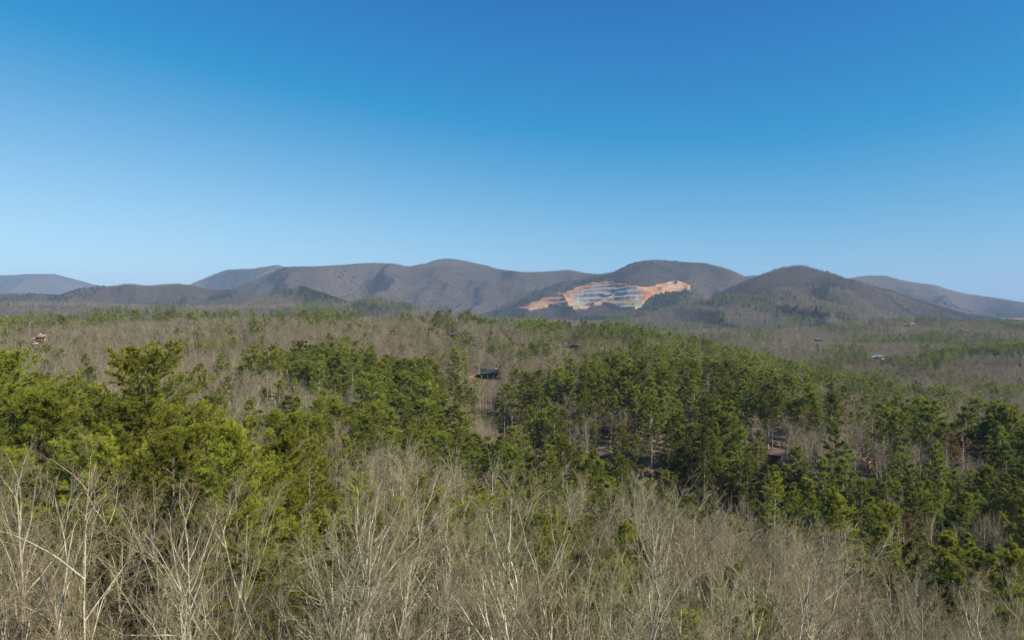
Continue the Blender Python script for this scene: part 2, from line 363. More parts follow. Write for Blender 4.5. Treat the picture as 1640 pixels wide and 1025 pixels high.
QX = (qpx[None] - CX) / F * QY; QZ = all_h(QX, QY)
B = 33.0
warp = 30 * (fbm(QX / 150, QY / 260, 201) - 0.5)
zz = QZ + warp; st = np.floor(zz / B) * B + B * sstep(0.30, 0.72, (zz / B) % 1); st = 0.5 * zz + 0.5 * st
QZ2 = st - warp + 17 + 5 * (fbm(QX / 22, QY / 22, 203) - 0.5) + 2.5 * (fbm(QX / 7, QY / 7, 205) - 0.5)
QZ2[:, 0] -= 30; QZ2[:, -1] -= 30; QZ2[0] -= 30; QZ2[-1] -= 30
fr = (zz / B) % 1
qn = fbm(QX / 60, QY / 60, 211); qn2 = fbm(QX / 18, QY / 30, 213)
P2 = np.broadcast_to(qpx, QX.shape); Y2 = np.linspace(1, 0, nq)[:, None] * (qb(qpx) - qt(qpx))[None] + qt(qpx)[None]
orange = np.array([0.40, 0.175, 0.08]); tan = np.array([0.34, 0.26, 0.165]); rock = np.array([0.37, 0.34, 0.285]); dark = np.array([0.25, 0.215, 0.165]); grass = np.array([0.32, 0.28, 0.17])
def lerp(a, b, t): return a * (1 - t[..., None]) + b * t[..., None]
col = np.broadcast_to(orange, QX.shape + (3,)).copy()
col = lerp(col, tan, sstep(0.45, 0.6, qn) * 0.85)
tl = (P2 < 905); col = np.where(tl[..., None], lerp(col, tan, sstep(0.45, 0.6, qn2) * 0.6), col)
rk = sstep(912, 926, P2 + 20 * (qn2 - 0.5)) * (1 - sstep(1020, 1034, P2 + 20 * (qn - 0.5))) * sstep(5, 9, Y2 - qt(P2) + 8 * (qn - 0.5)) * (1 - sstep(481, 486, Y2 - np.clip(970 - P2, 0, 60) * 0.35 + 6 * (qn2 - 0.5)))
rockc = lerp(np.broadcast_to(rock, col.shape), dark, sstep(0.55, 0.72, qn2)); rockc = lerp(rockc, dark, 0.2 * sstep(0.6, 0.68, fr) * sstep(0.36, 0.5, qn))
col = lerp(col, rockc, rk)
gr = sstep(965, 975, P2) * (1 - sstep(1024, 1034, P2)) * sstep(486, 489, Y2); col = lerp(col, grass, gr)
gr2 = (P2 > 905) * (P2 < 950) * sstep(489, 493, Y2); col = lerp(col, tan * 0.9, gr2 * 1.0)
col = col * (0.78 + 0.44 * fbm(QX / 9, QY / 9, 217))[..., None]
def q_build(t, o):
    a = nd(t, 'ShaderNodeVertexColor', layer_name='tone'); g = nd(t, 'ShaderNodeNewGeometry')
    n1 = noise(t, g.outputs['Position'], 0.12, 6.0, 0.7)
    c = mixc(t, 1.0, a.outputs[0], ramp(t, n1, [(0.3, (0.6, 0.6, 0.6)), (0.7, (1.15, 1.15, 1.15))]), 'MULTIPLY')
    diffuse(t, o, c, 0.95, spec=0.1)
nx = len(qpx); i = (np.arange(nq - 1)[:, None] * nx + np.arange(nx - 1)).ravel()
T = np.concatenate([np.stack([i, i + 1, i + nx + 1], 1), np.stack([i, i + nx + 1, i + nx], 1)])
link('quarry', make_mesh('quarry', np.stack([QX, QY, QZ2], -1).reshape(-1, 3), T, [mat('quarry rock and clay', q_build)], col=col.reshape(-1, 3)),
     kind='structure', label='terraced quarry of grey rock benches and orange clay on the mountain flank')

# ------------------------------------------------------------------ tree building
def tubes(P0, P1, r0, r1, ns, cone=False):
    n = len(P0); d = nrm(P1 - P0); ref = np.where(np.abs(d[:, 2:3]) > 0.9, np.array([[1., 0, 0]]), np.array([[0, 0, 1.]]))
    a = nrm(np.cross(d, ref)); b = np.cross(d, a)
    an = np.arange(ns) * 2 * math.pi / ns
    ring = a[:, None] * np.cos(an)[None, :, None] + b[:, None] * np.sin(an)[None, :, None]
    A = P0[:, None] + ring * np.reshape(r0, (-1, 1, 1))
    k = np.arange(ns); k2 = (k + 1) % ns
    if cone:
        V = np.concatenate([A, P1[:, None]], 1).reshape(-1, 3); base = (np.arange(n) * (ns + 1))[:, None]
        T = np.stack([base + k, base + k2, base + ns + 0 * k], -1).reshape(-1, 3)
    else:
        Bv = P1[:, None] + ring * np.reshape(r1, (-1, 1, 1))
        V = np.concatenate([A, Bv], 1).reshape(-1, 3); base = (np.arange(n) * 2 * ns)[:, None]
        T = np.concatenate([np.stack([base + k, base + k2, base + ns + k2], -1), np.stack([base + k, base + ns + k2, base + ns + k], -1)], 1).reshape(-1, 3)
    return V, T
def grow(rng, p, d, ln, k, wig, up):
    """polylines for many branches at once -> (n,k+1,3)"""
    pts = [p]; 
    for s in range(k):
        d = nrm(d + rng.normal(0, wig, d.shape) + np.array([0, 0, 1.0]) * up); p = p + d * (ln / k)[:, None]; pts.append(p)
    return np.stack(pts, 1)
def spawn(rng, pts, rad, m, t0, t1, ang, angj):
    """m children along every polyline"""
    n, k1, _ = pts.shape; k = k1 - 1
    t = (np.arange(m)[None] + rng.random((n, m))) / m; t = t0 + (t1 - t0) * t
    u = t * k; i = np.clip(u.astype(int), 0, k - 1); f = (u - i)[..., None]
    rows = np.arange(n)[:, None]; a = pts[rows, i]; b = pts[rows, i + 1]; p = a + (b - a) * f; d = nrm(b - a)
    r = nrm(rng.normal(0, 1, d.shape)); r = nrm(r - d * (r * d).sum(-1, keepdims=True))
    th = R(ang) + R(angj) * rng.normal(0, 1, (n, m))
    nd_ = d * np.cos(th)[..., None] + r * np.sin(th)[..., None]
    rr = rad[:, None] * (1 - 0.75 * t)
    return p.reshape(-1, 3), nd_.reshape(-1, 3), rr.reshape(-1), t.reshape(-1), np.repeat(np.arange(n), m)
def polytubes(pts, r0, r1, ns, tipcone=False):
    n, k1, _ = pts.shape; k = k1 - 1; s = np.arange(k + 1) / k
    rad = np.reshape(r0, (-1, 1)) * (1 - s)[None] + np.reshape(r1, (-1, 1)) * s[None]
    return tubes(pts[:, :-1].reshape(-1, 3), pts[:, 1:].reshape(-1, 3), rad[:, :-1].reshape(-1), rad[:, 1:].reshape(-1), ns)
class Acc:
    def __init__(s): s.V = []; s.T = []; s.c = []; s.n = 0
    def add(s, VT, c=0.0):
        V, T = VT; s.V.append(V); s.T.append(T + s.n); s.n += len(V)
        s.c.append(np.full(len(V), c) if np.isscalar(c) else c)
    def mesh(s, name, m): return make_mesh(name, np.concatenate(s.V), np.concatenate(s.T), [m], col=np.concatenate(s.c))

def bare_near(seed, H, stems, spread, lean, n1, n2, n3, n4, bark, ang=32, low=0.28):
    rng = np.random.default_rng(seed); tr = Acc(); cr = Acc()
    p = np.zeros((stems, 3)); az = rng.random() * 6.28 + np.arange(stems) * 6.28 / max(stems, 1)
    d = nrm(np.stack([np.cos(az) * spread + lean[0], np.sin(az) * spread + lean[1], np.ones(stems)], 1))
    if stems > 1: p = p + 0.14 * np.stack([np.cos(az), np.sin(az), 0 * az], 1)
    ln = H * (0.92 - 0.12 * rng.random(stems)); r0 = H * 0.0068 * (0.8 + 0.4 * rng.random(stems)) * (1.15 if stems == 1 else 0.85)
    t0 = grow(rng, p, d, ln, 14, 0.055, 0.03); tr.add(polytubes(t0, r0, r0 * 0.12, 6))
    p, d, rr, t, _ = spawn(rng, t0, r0, n1, low, 0.97, ang, 9)
    l1 = H * 0.42 * (1.12 - 0.75 * t) * (0.6 + 0.6 * rng.random(len(t))); r1 = np.minimum(rr * 0.60, l1 * 0.011) + 0.006
    b1 = grow(rng, p, d, l1, 7, 0.12, 0.07); tr.add(polytubes(b1, r1, r1 * 0.22, 5))
    p, d, rr, t, ix = spawn(rng, b1, r1, n2, 0.18, 0.98, 34, 12)
    l2 = l1[ix] * 0.48 * (1.1 - 0.55 * t) * (0.5 + 0.7 * rng.random(len(t))); r2 = np.minimum(rr * 0.6, 0.02) + 0.004
    b2 = grow(rng, p, d, l2, 4, 0.14, 0.05); cr.add(polytubes(b2, r2, r2 * 0.4, 3))
    p, d, rr, t, ix = spawn(rng, b2, r2, n3, 0.15, 1.0, 36, 13)
    l3 = np.maximum(l2[ix] * 0.55 * (0.5 + 0.7 * rng.random(len(t))), 0.3); r3 = np.full(len(l3), 0.0075)
    b3 = grow(rng, p, d, l3, 2, 0.12, 0.06); cr.add(polytubes(b3, r3, r3 * 0.55, 3))
    p, d, rr, t, ix = spawn(rng, b3, r3, n4, 0.2, 1.0, 36, 14)
    l4 = np.clip(l3[ix] * (0.4 + 0.5 * rng.random(len(t))), 0.18, 0.8)
    cr.add(tubes(p, p + nrm(d + np.array([0, 0, 0.15])) * l4[:, None], np.full(len(l4), 0.0055), None, 3, True))
    return tr.mesh('trunk', bark), cr.mesh('branches', M_TWIG)

def bare_far(seed, H, n1, n2, n3, rt, bark, twig, spread=1.0):
    rng = np.random.default_rng(seed); tr = Acc(); cr = Acc()
    t0 = grow(rng, np.zeros((1, 3)), np.array([[0, 0, 1.0]]), np.array([H * 0.86]), 5, 0.04, 0.03)
    tr.add(polytubes(t0, np.array([H * 0.011 + rt * 0.7]), np.array([rt]), 4))
    p, d, rr, t, _ = spawn(rng, t0, np.array([H * 0.008]), n1, 0.35, 0.98, 36 * spread, 10)
    l1 = H * 0.40 * (1.2 - 0.8 * t) * (0.6 + 0.55 * rng.random(len(t)))
    b1 = grow(rng, p, d, l1, 3, 0.09, 0.12); tr.add(polytubes(b1, np.full(len(t), rt * 1.5), np.full(len(t), rt * 0.7), 3))
    p, d, rr, t, ix = spawn(rng, b1, np.full(len(t), rt), n2, 0.2, 1.0, 38, 12)
    l2 = l1[ix] * 0.5 * (0.5 + 0.7 * rng.random(len(t)))
    if n3:
        b2 = grow(rng, p, d, l2, 2, 0.1, 0.08); cr.add(polytubes(b2, np.full(len(t), rt), np.full(len(t), rt * 0.5), 3))
        p, d, rr, t, ix = spawn(rng, b2, np.full(len(t), rt), n3, 0.1, 1.0, 38, 14)
        l3 = np.maximum(l2[ix] * 0.6, 0.6) * (0.6 + 0.6 * rng.random(len(t)))
        cr.add(tubes(p, p + nrm(d + np.array([0, 0, 0.2])) * l3[:, None], np.full(len(t), rt * 0.8), None, 3, True))
    else:
        cr.add(tubes(p, p + nrm(d + np.array([0, 0, 0.2])) * l2[:, None], np.full(len(t), rt * 1.2), None, 3, True))
    return tr.mesh('trunk', bark), cr.mesh('branches', twig)

def blades(rng, p, d, size, nb, width, spread, up, tone):
    n = len(p); d = np.repeat(d, nb, 0); p = np.repeat(p, nb, 0); sz = np.repeat(size, nb) * (0.7 + 0.5 * rng.random(n * nb))
    dd = nrm(d + rng.normal(0, spread, d.shape) + np.array([0, 0, up])); s = nrm(np.cross(dd, rng.normal(0, 1, dd.shape)))
    wv = s * (sz * width)[:, None]; base = p - dd * (sz * 0.15)[:, None]
    V = np.stack([base - wv, base + wv, p + dd * sz[:, None]], 1).reshape(-1, 3); T = np.arange(len(V)).reshape(-1, 3)
    tn = np.repeat(tone, nb); c = np.stack([tn * 0.55, tn * 0.55, np.clip(tn + 0.15, 0, 1)], 1).reshape(-1)
    return (V, T), c
def pine(seed, H, base, rmax, style, nwh, nsh, ntf, nb, tuft, width, needle, near=True, irregular=0.25):
    """style 'plume': white-pine tiers; 'round': dense rounded crown"""
    rng = np.random.default_rng(seed); tr = Acc(); cr = Acc()
    lean = rng.normal(0, 0.02, 2)
    t0 = grow(rng, np.zeros((1, 3)), nrm(np.array([[lean[0], lean[1], 1.0]])), np.array([H * 0.985]), 10, 0.012, 0.02)
    tr.add(polytubes(t0, np.array([H * 0.0105 + 0.03]), np.array([0.03]), 7 if near else 4), 0)
    hs = []; 
    for i in range(nwh):
        u = (i + 0.15 * rng.random()) / (nwh - 0.2); m = rng.integers(3, 6) if near else rng.integers(3, 5)
        a0 = rng.random() * 6.28
        for j in range(m): hs.append((min(base + (1 - base) * u + rng.normal(0, 0.008), 0.99), a0 + j * 6.28 / m + rng.normal(0, 0.25)))
    hs = np.array(hs); u = (hs[:, 0] - base) / (1 - base)
    if style == 'plume': prof = np.interp(u, [0, 0.12, 0.35, 0.7, 0.9, 1.0], [0.55, 0.85, 1.0, 0.68, 0.36, 0.12])
    elif style == 'cone': prof = np.interp(u, [0, 0.1, 1.0], [0.85, 1.0, 0.07])
    else: prof = np.interp(u, [0, 0.15, 0.45, 0.75, 0.92, 1.0], [0.5, 0.85, 1.0, 0.86, 0.56, 0.22])
    ln = rmax * prof * np.clip(1 + rng.normal(0, irregular, len(u)), 0.35, 1.5)
    el = np.interp(u, [0, 0.4, 0.8, 1], [-5, 12, 32, 62]) if style != 'cone' else np.interp(u, [0, 0.6, 1], [-8, 8, 45])
    el = R(1) * (el + rng.normal(0, 8, len(u)))
    d = np.stack([np.cos(hs[:, 1]) * np.cos(el), np.sin(hs[:, 1]) * np.cos(el), np.sin(el)], 1)
    k = t0.shape[1] - 1; uu = np.clip(hs[:, 0] / 0.99 * k, 0, k - 1e-3); ii = uu.astype(int); p = t0[0, ii] + (t0[0, ii + 1] - t0[0, ii]) * (uu - ii)[:, None]
    b1 = grow(rng, p, d, ln, 4, 0.07, 0.07 if style != 'cone' else -0.02)
    rb = 0.010 + ln * 0.0065
    tr.add(polytubes(b1, rb, rb * 0.3, 4 if near else 3), 0)
    # shoots
    sp, sdir, _, st, ix = spawn(rng, b1, rb, nsh, 0.22, 1.0, 48, 14)
    sdir = nrm(sdir * np.array([1, 1, 0.28 if style == 'plume' else 0.55]) + np.array([0, 0, {'plume': 0.12, 'round': 0.16, 'cone': -0.05}[style]]))
    sl = np.clip(ln[ix] * 0.40 * (1.15 - 0.7 * st), 0.25, 2.6) * (0.6 + 0.6 * rng.random(len(st)))
    if near:
        b2 = grow(rng, sp, sdir, sl, 2, 0.08, 0.08)
    else: b2 = np.stack([sp, sp + sdir * sl[:, None] * 0.5, sp + sdir * sl[:, None]], 1)
    tp, td, _, tt, ix2 = spawn(rng, b2, np.full(len(sl), 0.01), ntf, 0.05, 1.0, 30, 20)
    rad = np.linalg.norm((tp - p[ix][ix2])[:, :2], axis=1) / np.maximum(rmax, 0.1)
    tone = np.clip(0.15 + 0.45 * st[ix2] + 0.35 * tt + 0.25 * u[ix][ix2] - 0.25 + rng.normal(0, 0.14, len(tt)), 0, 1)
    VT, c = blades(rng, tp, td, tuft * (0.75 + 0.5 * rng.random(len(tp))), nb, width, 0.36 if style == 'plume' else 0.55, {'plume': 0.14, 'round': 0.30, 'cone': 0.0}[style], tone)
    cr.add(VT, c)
    # leader
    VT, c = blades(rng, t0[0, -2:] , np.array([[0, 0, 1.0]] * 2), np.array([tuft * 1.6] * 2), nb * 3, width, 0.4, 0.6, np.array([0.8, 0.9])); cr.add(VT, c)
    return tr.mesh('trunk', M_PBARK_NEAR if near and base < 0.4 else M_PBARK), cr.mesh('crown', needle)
def broad_evergreen(seed, H, Rr, n, leaf, matl, nb=3, coneish=0.5):
    rng = np.random.default_rng(seed); tr = Acc(); cr = Acc()
    t0 = grow(rng, np.zeros((1, 3)), np.array([[0, 0, 1.0]]), np.array([H * 0.9]), 6, 0.05, 0.05); tr.add(polytubes(t0, np.array([H * 0.012]), np.array([0.03]), 5))
    p, d, rr, t, _ = spawn(rng, t0, np.array([H * 0.01]), 26, 0.12, 0.98, 58, 10)
    l1 = Rr * np.interp(t, [0.1, 0.3, 0.6, 1], [0.8, 1.0, 0.8, 0.25]) * (0.65 + 0.6 * rng.random(len(t)))
    b1 = grow(rng, p, d, l1, 4, 0.1, 0.10); tr.add(polytubes(b1, np.full(len(t), 0.03), np.full(len(t), 0.01), 3))
    p, d, rr, t, ix = spawn(rng, b1, np.full(len(t), .02), n, 0.25, 1.0, 50, 20)
    q, e, rr, t2, ix2 = spawn(rng, np.stack([p, p + d * 0.55 * (0.4 + rng.random(len(p)))[:, None]], 1), np.full(len(p), .01), 6, 0.0, 1.0, 60, 25)
    VT, c = blades(rng, q, e, np.full(len(q), leaf), nb, 0.30, 0.8, 0.1, np.clip(t[ix2] * 0.7 + rng.normal(0, 0.2, len(q)) + 0.1, 0, 1)); cr.add(VT, c)
    return tr.mesh('trunk', M_BARK_GREY), cr.mesh('crown', matl)
def canopy_far(seed, H, Rr, n, size, matl, cone=False, wd=0.24):
    """very far tree: a ragged crown of leaf-clump sized faces round a stem"""
    rng = np.random.default_rng(seed); cr = Acc()
    u = rng.random(n); th = rng.random(n) * 6.28; rad = np.sqrt(rng.random(n))
    pr = np.interp(u, [0, 0.25, 1], [0.6, 1.0, 0.08]) if cone else np.sqrt(np.clip(1 - (2 * u - 0.85) ** 2 / 1.4, 0.05, 1))
    p = np.stack([np.cos(th) * rad * pr * Rr, np.sin(th) * rad * pr * Rr, H * (0.25 + 0.72 * u)], 1)
    d = nrm(np.stack([np.cos(th) * 0.5, np.sin(th) * 0.5, np.full(n, 0.5 if cone else 1.0)], 1))
    VT, c = blades(rng, p, d, np.full(n, size), 1, wd if not cone else 0.4, 0.35, 0.1, u); cr.add(VT, c)
    cr.add(tubes(np.zeros((1, 3)), np.array([[0, 0, H * 0.9]]), np.array([0.35]), None, 3, True), 0.0)
    return cr

PROTO = {}
BN = [  # near bare trees: (seed, height, stems, spread, lean, n1..n4, bark, angle, low, description)
 (1, 19.0, 1, 0.00, (0.03, 0.0), 15, 7, 5, 4, M_BARK, 40, 0.26, 'straight-stemmed'),
 (2, 18.0, 3, 0.20, (0.0, 0.0), 8, 6, 5, 4, M_BARK, 28, 0.25, 'triple-stemmed'),
 (3, 17.0, 2, 0.16, (0.05, 0.0), 10, 6, 5, 4, M_BARK, 38, 0.25, 'twin-stemmed'),
 (4, 20.0, 1, 0.00, (-0.10, 0.02), 14, 7, 5, 4, M_BARK_GREY, 40, 0.3, 'left-leaning'),
 (5, 16.0, 4, 0.26, (0.0, 0.0), 7, 6, 4, 4, M_BARK, 27, 0.22, 'four-stemmed'),
 (6, 18.5, 1, 0.00, (0.12, 0.0), 15, 7, 5, 4, M_BARK_GREY, 46, 0.24, 'right-leaning'),
 (7, 15.0, 1, 0.00, (0.0, 0.0), 18, 8, 6, 4, M_BARK_GREY, 30, 0.18, 'densely twigged'),
 (8, 17.5, 2, 0.30, (0.0, 0.05), 10, 7, 5, 4, M_BARK, 34, 0.25, 'wide-forked'),
 (9, 19.5, 1, 0.00, (0.0, 0.05), 12, 6, 5, 4, M_BARK, 26, 0.35, 'open-crowned'),
]
PROTO['bare_near'] = [bare_near(*b[:-1]) for b in BN]
print('bare near', round(time.time() - T0, 1))
PROTO['bare_mid'] = [bare_far(20 + i, h, 15, 6, 5, 0.024, M_BARK_GREY if i % 2 else M_BARK, M_TWIG_FAR) for i, h in enumerate((19, 21, 17, 20))]
PROTO['bare_far'] = [bare_far(30 + i, h, 13, 5, 3, 0.05, M_TWIG_FAR, M_TWIG_FAR, 1.3) for i, h in enumerate((19, 21, 17))]
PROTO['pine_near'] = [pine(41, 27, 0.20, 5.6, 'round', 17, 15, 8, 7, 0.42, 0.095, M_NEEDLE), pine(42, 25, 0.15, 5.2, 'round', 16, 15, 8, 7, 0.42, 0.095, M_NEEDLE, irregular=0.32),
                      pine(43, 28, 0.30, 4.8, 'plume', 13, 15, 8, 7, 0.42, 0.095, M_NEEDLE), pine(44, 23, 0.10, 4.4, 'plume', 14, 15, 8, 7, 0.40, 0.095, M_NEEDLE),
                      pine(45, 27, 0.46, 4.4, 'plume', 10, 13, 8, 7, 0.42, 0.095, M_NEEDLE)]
PND = ['full-crowned', 'ragged-crowned', 'tiered', 'pointed', 'bare-trunked']
print('pine near', round(time.time() - T0, 1))
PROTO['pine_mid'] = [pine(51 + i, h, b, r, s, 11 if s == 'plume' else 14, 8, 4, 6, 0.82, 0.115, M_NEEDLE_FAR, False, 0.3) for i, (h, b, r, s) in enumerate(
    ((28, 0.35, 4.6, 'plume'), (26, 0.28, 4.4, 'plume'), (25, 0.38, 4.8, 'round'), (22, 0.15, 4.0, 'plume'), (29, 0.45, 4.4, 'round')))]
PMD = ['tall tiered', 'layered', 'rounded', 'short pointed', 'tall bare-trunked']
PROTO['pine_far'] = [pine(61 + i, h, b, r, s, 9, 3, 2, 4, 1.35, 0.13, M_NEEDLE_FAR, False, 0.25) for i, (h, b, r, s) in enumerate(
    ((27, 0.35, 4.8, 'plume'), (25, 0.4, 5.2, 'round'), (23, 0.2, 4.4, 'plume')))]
PROTO['hemlock'] = [pine(71, 19, 0.04, 4.2, 'cone', 24, 8, 5, 5, 0.42, 0.11, M_HEM, True, 0.10), pine(72, 15, 0.03, 3.4, 'cone', 20, 8, 5, 5, 0.40, 0.11, M_HEM, True, 0.10)]
PROTO['broad'] = [broad_evergreen(81, 11, 3.2, 14, 0.30, M_BROAD)]
PROTO['brown'] = [broad_evergreen(82, 11, 3.4, 6, 0.26, M_BROWNLEAF, 2)]
M_NEEDLE_BIG = needle_mat('bright yellow pine needles', (0.15, 0.17, 0.02), (0.52, 0.48, 0.055), (0.18, 0.23, 0.035), 0.5)  # lighter, yellower needles for the biggest pine
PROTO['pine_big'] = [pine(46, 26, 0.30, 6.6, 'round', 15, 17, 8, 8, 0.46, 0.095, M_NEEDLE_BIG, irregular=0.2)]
def one(acc, m): return acc.mesh('canopy', m)
PROTO['mbare'] = [one(canopy_far(91 + i, 18, 6.0, 20, 4.5, M_TWIG_MTN, wd=0.11), M_TWIG_MTN) for i in range(3)]
PROTO['mpine'] = [one(canopy_far(95 + i, 24, 5.0, 40, 4.2, M_MTN_GREEN, True), M_MTN_GREEN) for i in range(2)]
print('protos', round(time.time() - T0, 1))

# ------------------------------------------------------------------ forest layout
PCOL = [0, 200, 400, 600, 800, 1000, 1200, 1400, 1640]
PROW = [  # pine share by distance (rows) and photo column
 (14,   [0,   0,   0,   0,   0,   0,   0,   0,   0]),
 (26,   [0,   0,   0,   0,   0,   0,   0,   0,   0]),
 (34,   [.05, .07, .14,  .11, .18, .26,  .22, .15,  .12]),
 (46,   [.08,  .14, .30, .19,  .26,  .38,  .34,  .24,  .22]),
 (58,   [.40, .60, .62, .32, .40, .52, .48, .32, .35]),
 (75, [.95, .97, .88, .45, .55, .68, .62, .70, .75]),
 (110, [.95, .95, .85, .56, .68, .74, .64, .78, .85]),
 (150,  [.85, .85, .78, .60, .68, .66, .46, .62, .85]),
 (200, [.50, .48, .55, .66, .70, .56, .48, .72, .86]),
 (260, [.40, .32, .50, .64, .50, .68, .48, .70, .55]),
 (330, [.34, .28, .42, .58, .36, .78, .58, .36, .12]),
 (430, [.30, .28, .34, .38, .32, .74, .50, .26, .10]),
 (540, [.30, .28, .28, .28, .32, .40, .52, .45, .14]),
 (640, [.28, .24, .30, .24, .30, .32, .72, .62, .34]),
 (740, [.32, .30, .42, .24, .62, .82, .78, .34, .26]),
 (900,  [.25, .25, .25, .25, .35, .45, .40, .20, .20]),
 (1050, [.22, .22, .22, .22, .22, .22, .18, .28, .58]),
 (1500, [.25, .25, .25, .25, .25, .25, .22, .30, .40]),
 (2300, [.30, .30, .30, .30, .30, .32, .28, .34, .42]),
 (4000, [.30, .30, .30, .30, .30, .30, .25, .20, .20])]
def pine_share(px, Y):
    ly = np.log([r[0] for r in PROW]); tb = np.array([r[1] for r in PROW])
    v = np.clip(np.interp(np.log(Y), ly, np.arange(len(ly))), 0, len(ly) - 1.001); u = np.clip(np.interp(px, PCOL, np.arange(9)), 0, 7.999)
    j = v.astype(int); i = u.astype(int); fv = v - j; fu = u - i
    return (tb[j, i] * (1 - fu) + tb[j, i + 1] * fu) * (1 - fv) + (tb[j + 1, i] * (1 - fu) + tb[j + 1, i + 1] * fu) * fv
def scatter(y0, y1, pxa, pxb, sp, rng):
    ny = int((y1 - y0) / sp); P = []
    for j in range(ny):
        Y = y0 + (j + 0.5) * sp; xa = (pxa - CX) / F * Y; xb = (pxb - CX) / F * Y; n = max(int((xb - xa) / sp), 1)
        x = xa + (np.arange(n) + (0.5 if j % 2 else 0)) * sp; P.append(np.stack([x + rng.uniform(-.45, .45, n) * sp, np.full(n, Y) + rng.uniform(-.45, .45, n) * sp], 1))
    return np.concatenate(P)
# running skyline of the ground seen from the drone, to leave out trees nobody can see
VPX = np.linspace(-300, 1940, 225); VY = np.exp(np.linspace(math.log(12), math.log(14500), 420))
PP, YY = np.meshgrid(VPX, VY); XX = (PP - CX) / F * YY
GH = all_h(XX, YY) / YY
SKY = np.maximum.accumulate(GH, 0); SKY = np.concatenate([SKY[:1] * 0 - 9, SKY[:-1]])
for _ in range(2): SKY = np.minimum(SKY, np.minimum(np.roll(SKY, 1, 1), np.roll(SKY, -1, 1)))
def seen(X, Y, Ztop):
    px = to_px(X, Y); i = np.clip(np.round((px - VPX[0]) / (VPX[1] - VPX[0])).astype(int), 0, len(VPX) - 1)
    j = np.clip(np.searchsorted(VY, Y) - 2, 0, len(VY) - 1)
    return Ztop / Y > SKY[j, i] - 0.0008

HOUSES = []   # (x, y, clearing radius) filled below, before planting
def site(px, Y, dz=0.0):
    X = (px - CX) / F * Y; return np.array([X, Y, float(ground_h(np.array([X]), np.array([Y]))[0]) + dz])
S_CABIN = site(787, 515); S_WOOD = site(62, 640, 3.5); S_ROOF = site(918, 690); S_RIGHT = site(1242, 262); S_POST = site(1393, 236)
S_TEAL = site(1405, 1180); S_BRICK = site(1457, 1950, 3); S_DARK = site(1312, 1700); S_BLUE = site(726, 720); S_WHITE = site(166, 1500); S_HILL = site(628, 760)
CLEAR = [(S_CABIN, 11, 30), (S_CABIN + np.array([-13, -3, 0]), 7, 12), (S_WOOD, 9, 45), (S_ROOF, 9, 40), (S_RIGHT, 6, 12), (S_POST, 3.5, 13), (S_TEAL, 16, 150), (S_BRICK, 20, 170), (S_DARK, 15, 150), (S_BLUE, 8, 40), (S_WHITE, 12, 130), (S_HILL, 7, 40)]
def cleared(X, Y):
    m = np.zeros(len(X), bool)
    for s, r, front in CLEAR:
        m |= (np.hypot(X - s[0], Y - s[1]) < r)
        d = s[:2] / np.hypot(*s[:2]); a = (s[0] - X) * d[0] + (s[1] - Y) * d[1]; b = np.abs((X - s[0]) * d[1] - (Y - s[1]) * d[0])
        m |= (a > 0) & (a < front) & (b < r * 0.62)
    return m
rng = np.random.default_rng(99)
TREES = dict(bare=[], pine=[])   # arrays of x, y, z, scale, rot
pts = np.concatenate([scatter(15, 70, -260, 1900, 4.65, rng), scatter(70, 260, -200, 1840, 5.2, rng), scatter(260, 620, -150, 1790, 6.2, rng), scatter(620, 1100, -120, 1760, 6.6, rng),
                      scatter(1100, 1900, -100, 1740, 8.5, rng), scatter(1900, 3000, -80, 1720, 10.5, rng)])
X, Y = pts.T; keep = ~cleared(X, Y); X = X[keep]; Y = Y[keep]; px = to_px(X, Y)
Z = ground_h(X, Y)
hm = np.max([r.h(X, Y) for r in RIDGES], 0); keep = Z > hm - 2; X, Y, Z, px = X[keep], Y[keep], Z[keep], px[keep]
keep = seen(X, Y, Z + 25); X, Y, Z, px = X[keep], Y[keep], Z[keep], px[keep]
sh = pine_share(px, Y); cl = fbm(X / 38, Y / 38, 301, 3); cl2 = rng.random(len(X))
clb = np.clip((fbm(X / 110, Y / 130, 303, 3) - 0.5) * 3.2 + 0.5, 0, 1); cl = np.where(Y > 850, clb, np.clip((cl - 0.5) * 3.2 + 0.5, 0, 1))
isp = (0.52 * cl + 0.48 * cl2) < (sh * 0.86 + 0.02)
isp &= sh > 0.001
print('points', len(X), 'pines', int(isp.sum()), round(time.time() - T0, 1))

# hand-placed trees that give the picture its landmarks
def at(px, y_top, Y): return (px - CX) / F * Y, Y, -(y_top - HY) / F * Y
HAND_PINE = [(245, 577, 76, 0), (22, 574, 88, 0), (105, 622, 95, 0), (335, 640, 98, 3), (60, 640, 70, 1), (180, 655, 72, 0), (300, 690, 66, 1), (400, 668, 120, 2), (215, 640, 100, 2), (150, 615, 115, 2), (440, 660, 150, 2)]
HAND_HEM = [(1305, 638, 262, 0), (1148, 678, 225, 0), (1128, 695, 215, 1), (1302, 772, 150, 1), (1367, 795, 140, 1), (1200, 735, 190, 1), (1236, 762, 170, 1), (1072, 672, 235, 0), (1468, 792, 165, 1)]
def join(name, meshes):
    Vs, Ts, Cs, Ms, mats, n = [], [], [], [], [], 0
    for me in meshes:
        v = np.empty(len(me.vertices) * 3, np.float32); me.vertices.foreach_get('co', v)
        t = np.empty(len(me.loops), np.int32); me.loops.foreach_get('vertex_index', t)
        c = np.empty(len(me.vertices) * 4, np.float32); me.color_attributes['tone'].data.foreach_get('color', c)
        Vs.append(v.reshape(-1, 3)); Ts.append(t.reshape(-1, 3) + n); Cs.append(c.reshape(-1, 4)[:, :3]); n += len(me.vertices)
        Ms.append(np.full(len(t) // 3, len(mats))); mats.append(me.materials[0])
    return make_mesh(name, np.concatenate(Vs), np.concatenate(Ts), mats, np.concatenate(Ms), np.concatenate(Cs))
_JO = {}
